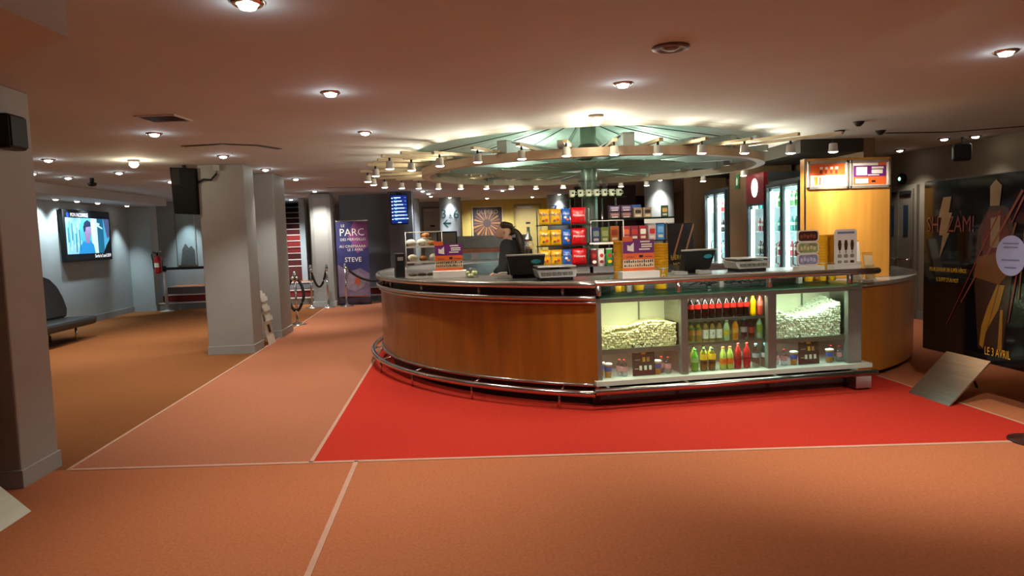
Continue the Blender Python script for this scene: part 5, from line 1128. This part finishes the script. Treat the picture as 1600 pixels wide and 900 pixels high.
# abstract column of warm light standing in for the figure, with streaks of light
mb.slab([(.08, .45), (.34, .42), (.42, 1.0), (.46, 1.35), (.38, 1.62), (.2, 1.66), (.06, 1.45), (.02, 1.1)], Y0, Y1, 6); mb.slab([(.14, 1.12), (.36, 1.1), (.4, 1.4), (.32, 1.6), (.16, 1.58), (.1, 1.36)], Y0-.002, Y0, 3)
mb.slab([(.2, 1.3), (.29, 1.3), (.3, 1.56), (.2, 1.54)], Y0-.004, Y0-.002, 1); mb.slab([(.19, 1.64), (.29, 1.64), (.31, 1.8), (.25, 1.85), (.19, 1.8)], Y0-.004, Y0-.002, 1); mb.slab([(.02, 1.05), (.3, 1.0), (.42, 1.12), (.36, 1.28), (.06, 1.22)], Y0-.003, Y0-.002, 4)
mb.slab([(.1, .48), (.14, .46), (.17, .6), (.3, .8), (.36, 1.0), (.28, 1.0), (.18, .8), (.12, .64)], Y0-.004, Y0-.002, 2); mb.slab([(.3, .47), (.34, .47), (.345, .8), (.32, .8)], Y0-.004, Y0-.002, 2)
for a, b, w_, m in (((.52, 1.75), (-.12, .82), .012, 5), ((.3, 1.6), (-.3, .6), .006, 0), ((.6, 1.82), (.42, 1.5), .012, 5), ((.5, 1.2), (.4, .7), .008, 0), ((.46, 1.5), (.18, .6), .008, 4), ((.55, 1.45), (.5, .9), .01, 4), ((.58, 1.35), (.56, .95), .008, 2)):
    A2, B2 = Vector(a), Vector(b); q = (B2-A2).normalized(); nn = Vector((-q.y, q.x))*w_; mb.slab([(A2-nn)[:], (B2-nn*.4)[:], (B2+nn*.4)[:], (A2+nn)[:]], Y0-.005, Y0-.003, m)
mb.build('artwork', PM1, s1)
MB().slab([(-.36, 1.74), (-.26, 1.74), (-.29, 1.6), (-.25, 1.6), (-.31, 1.42), (-.28, 1.42), (-.4, 1.2), (-.36, 1.4), (-.41, 1.4), (-.38, 1.56), (-.42, 1.56)][::-1], -.008, -.003).build('bolt_emblem', PM1[1], s1)
MB().text('SHAZAM!', .2, -.28, 1.49, -.005, sx=.72).build('title_lettering', M('title_red', '#541010', .3, coat=.2), s1)
for s_, z_ in (('POUR DEVENIR UN SUPER HÉROS', 1.09), ("IL SUFFIT D'UN MOT", 1.0)): MB().text(s_, .05, -.3, z_, -.005, sx=.62).build('tagline_lettering', M('tag_yellow', '#c9a01e', .3, coat=.2), s1)
MB().text('LE 3 AVRIL', .095, .3, .44, -.01, sx=.62).build('date_lettering', M('tag_yellow', '#c9a01e'), s1)
n = 28; MB().slab([(.42+.15*math.cos(2*PI*i/n), 1.24+.16*math.sin(2*PI*i/n)) for i in range(n)], -.012, -.006).build('round_sticker', M('sticker_lilac', '#8a90b4', .4, var=.05), s1)
mb = MB()
for z, w_ in ((1.33, .16), (1.3, .14), (1.2, .18), (1.14, .12)): mb.box(.42-w_/2, .42+w_/2, -.014, -.012, z, z+.012)
mb.build('sticker_print', M('sticker_ink', '#5d6288', .5), s1)
s2 = standee((-2.9, 4.03, 0), PI/2, 'dark film standee at the left edge with a pale metal foot plate', M('standee_umber', '#2a1712', .3, var=.3, scale=(3, 3, 3), coat=.3), (-.3, .26), 1.2, M('pale_foot_metal', '#c3c6b6', .4, .2, var=.08, scale=(3, 3, 30)))
MB().slab([(.2, .42), (.58, .42), (.58, .5), (.2, .52)], -.004, 0, 0).slab([(.1, .9), (.58, .8), (.58, 1.4), (.2, 1.5)], -.004, 0, 1).slab([(.35, .55), (.58, .55), (.58, .72), (.35, .7)], -.004, 0, 2).build('artwork', [M('st_gold', '#b8921e', .4), M('st_brown', '#3a1a12', .4), M('st_red', '#8a2a1a', .4)], s2)
s3 = thing('film_poster_panel', 'dark panel with diagonal copper lines and yellow words behind the second till', 'poster panel', (3.95, 11.95, 0), .1)
MB().box(-.3, .24, 0, .03, .3, 1.62).build('panel', M('panel_umber', '#23120f', .3, var=.2), s3)
for x in (-.2, .15): MB().box(x, x+.03, .03, .2, 0, .9).build('foot', DARK, s3)
mb = MB()
for x in (-.16, .04): mb.slab([(x, .98), (x+.03, .98), (x+.23, 1.6), (x+.2, 1.6)], -.004, 0)
mb.build('copper_line', M('copper_print', '#9a5a3a', .4), s3); [MB().text(s_, .11, -.04, z_, -.004, sx=.8).build('lettering', M('tag_yellow', '#c9a01e'), s3) for s_, z_ in (('HÉROS', 1.03), ('MOT', .9))]
t = thing('dark_post', 'dark red barrier post with a round foot at the right edge', 'post', (3.95, 4.42, 0), 0)
MB().lathe([(.17, 0), (.17, .012), (.06, .03), (.04, .05)], 26).build('foot', M('oxblood_metal', '#3d1512', .4, .4), t); MB().cyl((0, 0, 0), .028, .04, .66, 14).build('post', M('oxblood_metal', '#3d1512'), t); MB().lathe([(.035, .66), (.035, .69), (.0, .71)], 14, cap=False).build('cap', DARK, t)

# ------------------------------------------------------------------ the server behind the bar
def skin_mesh(name, joints, edges, mat, parent=None, sub=2, voxel=None):
    me = bpy.data.meshes.new(name); names = list(joints); idx = {k: i for i, k in enumerate(names)}
    me.from_pydata([joints[k][0] for k in names], [(idx[a], idx[b]) for a, b in edges], []); o = bpy.data.objects.new(name, me); COL.objects.link(o)
    sk = o.modifiers.new('skin', 'SKIN'); sk.use_smooth_shade = True
    for i, k in enumerate(names):
        r = joints[k][1]; me.skin_vertices[0].data[i].radius = (r, r) if not isinstance(r, tuple) else r
    me.skin_vertices[0].data[0].use_root = True
    ss = o.modifiers.new('smooth', 'SUBSURF'); ss.levels = sub; ss.render_levels = sub
    if voxel: rm = o.modifiers.new('remesh', 'REMESH'); rm.mode = 'VOXEL'; rm.voxel_size = voxel; rm.use_smooth_shade = True
    dg = bpy.context.evaluated_depsgraph_get(); ev = o.evaluated_get(dg); nm = bpy.data.meshes.new_from_object(ev)
    o.modifiers.clear(); old = o.data; o.data = nm; bpy.data.meshes.remove(old); nm.materials.clear(); nm.materials.append(mat)
    for p in nm.polygons: p.use_smooth = True
    if parent: o.parent = parent
    return o
PX, PY = .78, 9.2
SKIN = M('skin', '#c99a80', .5, var=.05); HAIR = M('brown_hair', '#3a2616', .5, var=.3, scale=(60, 60, 8)); CLOTH = M('black_cloth', '#0f0f11', .85, var=.15, scale=(40, 40, 40)); TROU = M('dark_trousers', '#15151a', .85, var=.1)
# local frame: person faces -X; +Y is away from the camera (her right side)
J = {'pelvis': ((0, 0, .95), .14), 'waist': ((-.005, 0, 1.1), .12), 'chest': ((-.02, 0, 1.28), .12), 'neckbase': ((-.03, 0, 1.42), .075), 'neck': ((-.055, 0, 1.475), .056), 'skull': ((-.085, 0, 1.585), .105), 'crown': ((-.075, 0, 1.665), .085), 'face': ((-.14, 0, 1.55), .074), 'nose': ((-.21, 0, 1.555), .015), 'chin': ((-.165, 0, 1.49), .036)}
E_ = [('pelvis', 'waist'), ('waist', 'chest'), ('chest', 'neckbase'), ('neckbase', 'neck'), ('neck', 'skull'), ('skull', 'crown'), ('skull', 'face'), ('face', 'nose'), ('face', 'chin')]
for s, nm, el, wr in ((-1, 'l', (-.07, -.25, 1.13), (-.12, -.36, 1.02)), (1, 'r', (-.1, .27, 1.13), (-.3, .2, .99))):
    J['sh'+nm] = ((-.02, s*.165, 1.37), .045); J['el'+nm] = (el, .042); J['wr'+nm] = (wr, .027); E_ += [('chest', 'sh'+nm), ('sh'+nm, 'el'+nm), ('el'+nm, 'wr'+nm)]
    J['hip'+nm] = ((0, s*.09, .88), .09); J['kn'+nm] = ((-.02, s*.1, .5), .058); J['an'+nm] = ((.01, s*.1, .09), .04); J['to'+nm] = ((-.15, s*.12, .03), .03)
    E_ += [('pelvis', 'hip'+nm), ('hip'+nm, 'kn'+nm), ('kn'+nm, 'an'+nm), ('an'+nm, 'to'+nm)]
    d = (Vector(wr)-Vector(el)).normalized(); side = d.cross(Vector((0, 0, 1))).normalized(); pl = Vector(wr)+d*.05
    J['palm'+nm] = (tuple(pl), (.036, .02)); E_.append(('wr'+nm, 'palm'+nm))
    for f in range(4):
        off = side*(.027-.018*f); L_ = (.034, .04, .037, .028)[f]; q0 = pl+d*.035+off; q1 = q0+d*L_+Vector((0, 0, -.008)); q2 = q1+d*L_*.6+Vector((0, 0, -.022))
        for k, q in enumerate((q0, q1, q2)): J['f%d%d%s' % (f, k, nm)] = (tuple(q), (.0095, .009, .0075)[k])
        E_ += [('palm'+nm, 'f%d0%s' % (f, nm)), ('f%d0%s' % (f, nm), 'f%d1%s' % (f, nm)), ('f%d1%s' % (f, nm), 'f%d2%s' % (f, nm))]
    q0 = pl-d*.02-side*.035*s; q1 = q0+d*.035-side*.015*s+Vector((0, 0, -.01)); J['t0'+nm] = (tuple(q0), .0105); J['t1'+nm] = (tuple(q1), .009); E_ += [('palm'+nm, 't0'+nm), ('t0'+nm, 't1'+nm)]
pr_ = skin_mesh('person', J, E_, SKIN, None, 2, .006)
pr_.location = (PX, PY, 0); pr_.rotation_euler = (0, 0, -.22); PM[pr_.name] = Matrix.Translation((PX, PY, 0))
tag(pr_, 'person in black with a long brown ponytail looking down behind the bar', 'person')
JT = {k: (J[k][0], r) for k, r in (('pelvis', .18), ('waist', .165), ('chest', .185), ('neckbase', .105))}
ET = [('pelvis', 'waist'), ('waist', 'chest'), ('chest', 'neckbase')]
for nm in 'lr':
    JT['sh'+nm] = ((-.02, (-.17 if nm == 'l' else .17), 1.385), .115); JT['el'+nm] = (J['el'+nm][0], .08); a_, b_ = Vector(J['el'+nm][0]), Vector(J['wr'+nm][0]); JT['wr'+nm] = (tuple(a_+(b_-a_)*.94), .048); ET += [('chest', 'sh'+nm), ('sh'+nm, 'el'+nm), ('el'+nm, 'wr'+nm)]
skin_mesh('black_top', JT, ET, CLOTH, pr_)
JL = {'pelvis': ((0, 0, .97), .14)}; EL = []
for nm in 'lr':
    for k, r in (('hip', .11), ('kn', .075), ('an', .06)): JL[k+nm] = (J[k+nm][0], r)
    EL += [('pelvis', 'hip'+nm), ('hip'+nm, 'kn'+nm), ('kn'+nm, 'an'+nm)]
skin_mesh('trousers', JL, EL, TROU, pr_)
for nm, s in (('l', -1), ('r', 1)): MB().lathe([(.045, 0), (.055, .03), (.045, .1)], 14, (.0, s*.1, 0)).lathe([(.02, 0), (.045, .025), (.035, .06), (0, .065)], 14, (-.11, s*.117, 0), cap=False).build('shoe', BLACK, pr_)
def ball(c, r, n=14, m=10):
    vs, fs = [], []
    for j in range(m+1):
        th = PI*j/m
        for i in range(n): ph = 2*PI*i/n; vs.append((c[0]+r[0]*math.sin(th)*math.cos(ph), c[1]+r[1]*math.sin(th)*math.sin(ph), c[2]+r[2]*math.cos(th)))
    for j in range(m):
        for i in range(n): i2 = (i+1) % n; fs.append((j*n+i, (j+1)*n+i, (j+1)*n+i2, j*n+i2))
    return vs, fs
JH = {'front': ((-.14, 0, 1.67), .06), 'top': ((-.07, 0, 1.69), .125), 'back': ((-.015, 0, 1.63), .108), 'nape': ((-.0, 0, 1.545), .075), 'tie': ((.07, 0, 1.575), .034), 'p1': ((.1, 0, 1.52), .05), 'p2': ((.125, -.01, 1.42), .062), 'p3': ((.15, -.01, 1.3), .056), 'p4': ((.165, -.01, 1.17), .02), 'sidel': ((-.045, -.08, 1.61), .075), 'sider': ((-.045, .08, 1.61), .075)}
skin_mesh('hair', JH, [('front', 'top'), ('top', 'back'), ('back', 'nape'), ('top', 'sidel'), ('top', 'sider'), ('nape', 'tie'), ('tie', 'p1'), ('p1', 'p2'), ('p2', 'p3'), ('p3', 'p4')], HAIR, pr_)
for s in (-1, 1):
    MB().add(*ball((-.2, s*.034, 1.58), (.008, .012, .006), 10, 6), 0, True).build('eye', M('eye_dark', '#2a1c16', .2), pr_); MB().add(*ball((-.2, s*.036, 1.602), (.008, .017, .003), 10, 6), 0, True).build('eyebrow', HAIR, pr_)
    MB().add(*ball((-.08, s*.1, 1.57), (.018, .009, .028), 10, 8), 0, True).build('ear', SKIN, pr_)
MB().add(*ball((-.205, 0, 1.512), (.008, .022, .006), 10, 6), 0, True).build('lips', M('lip_tone', '#a8625a', .4), pr_)
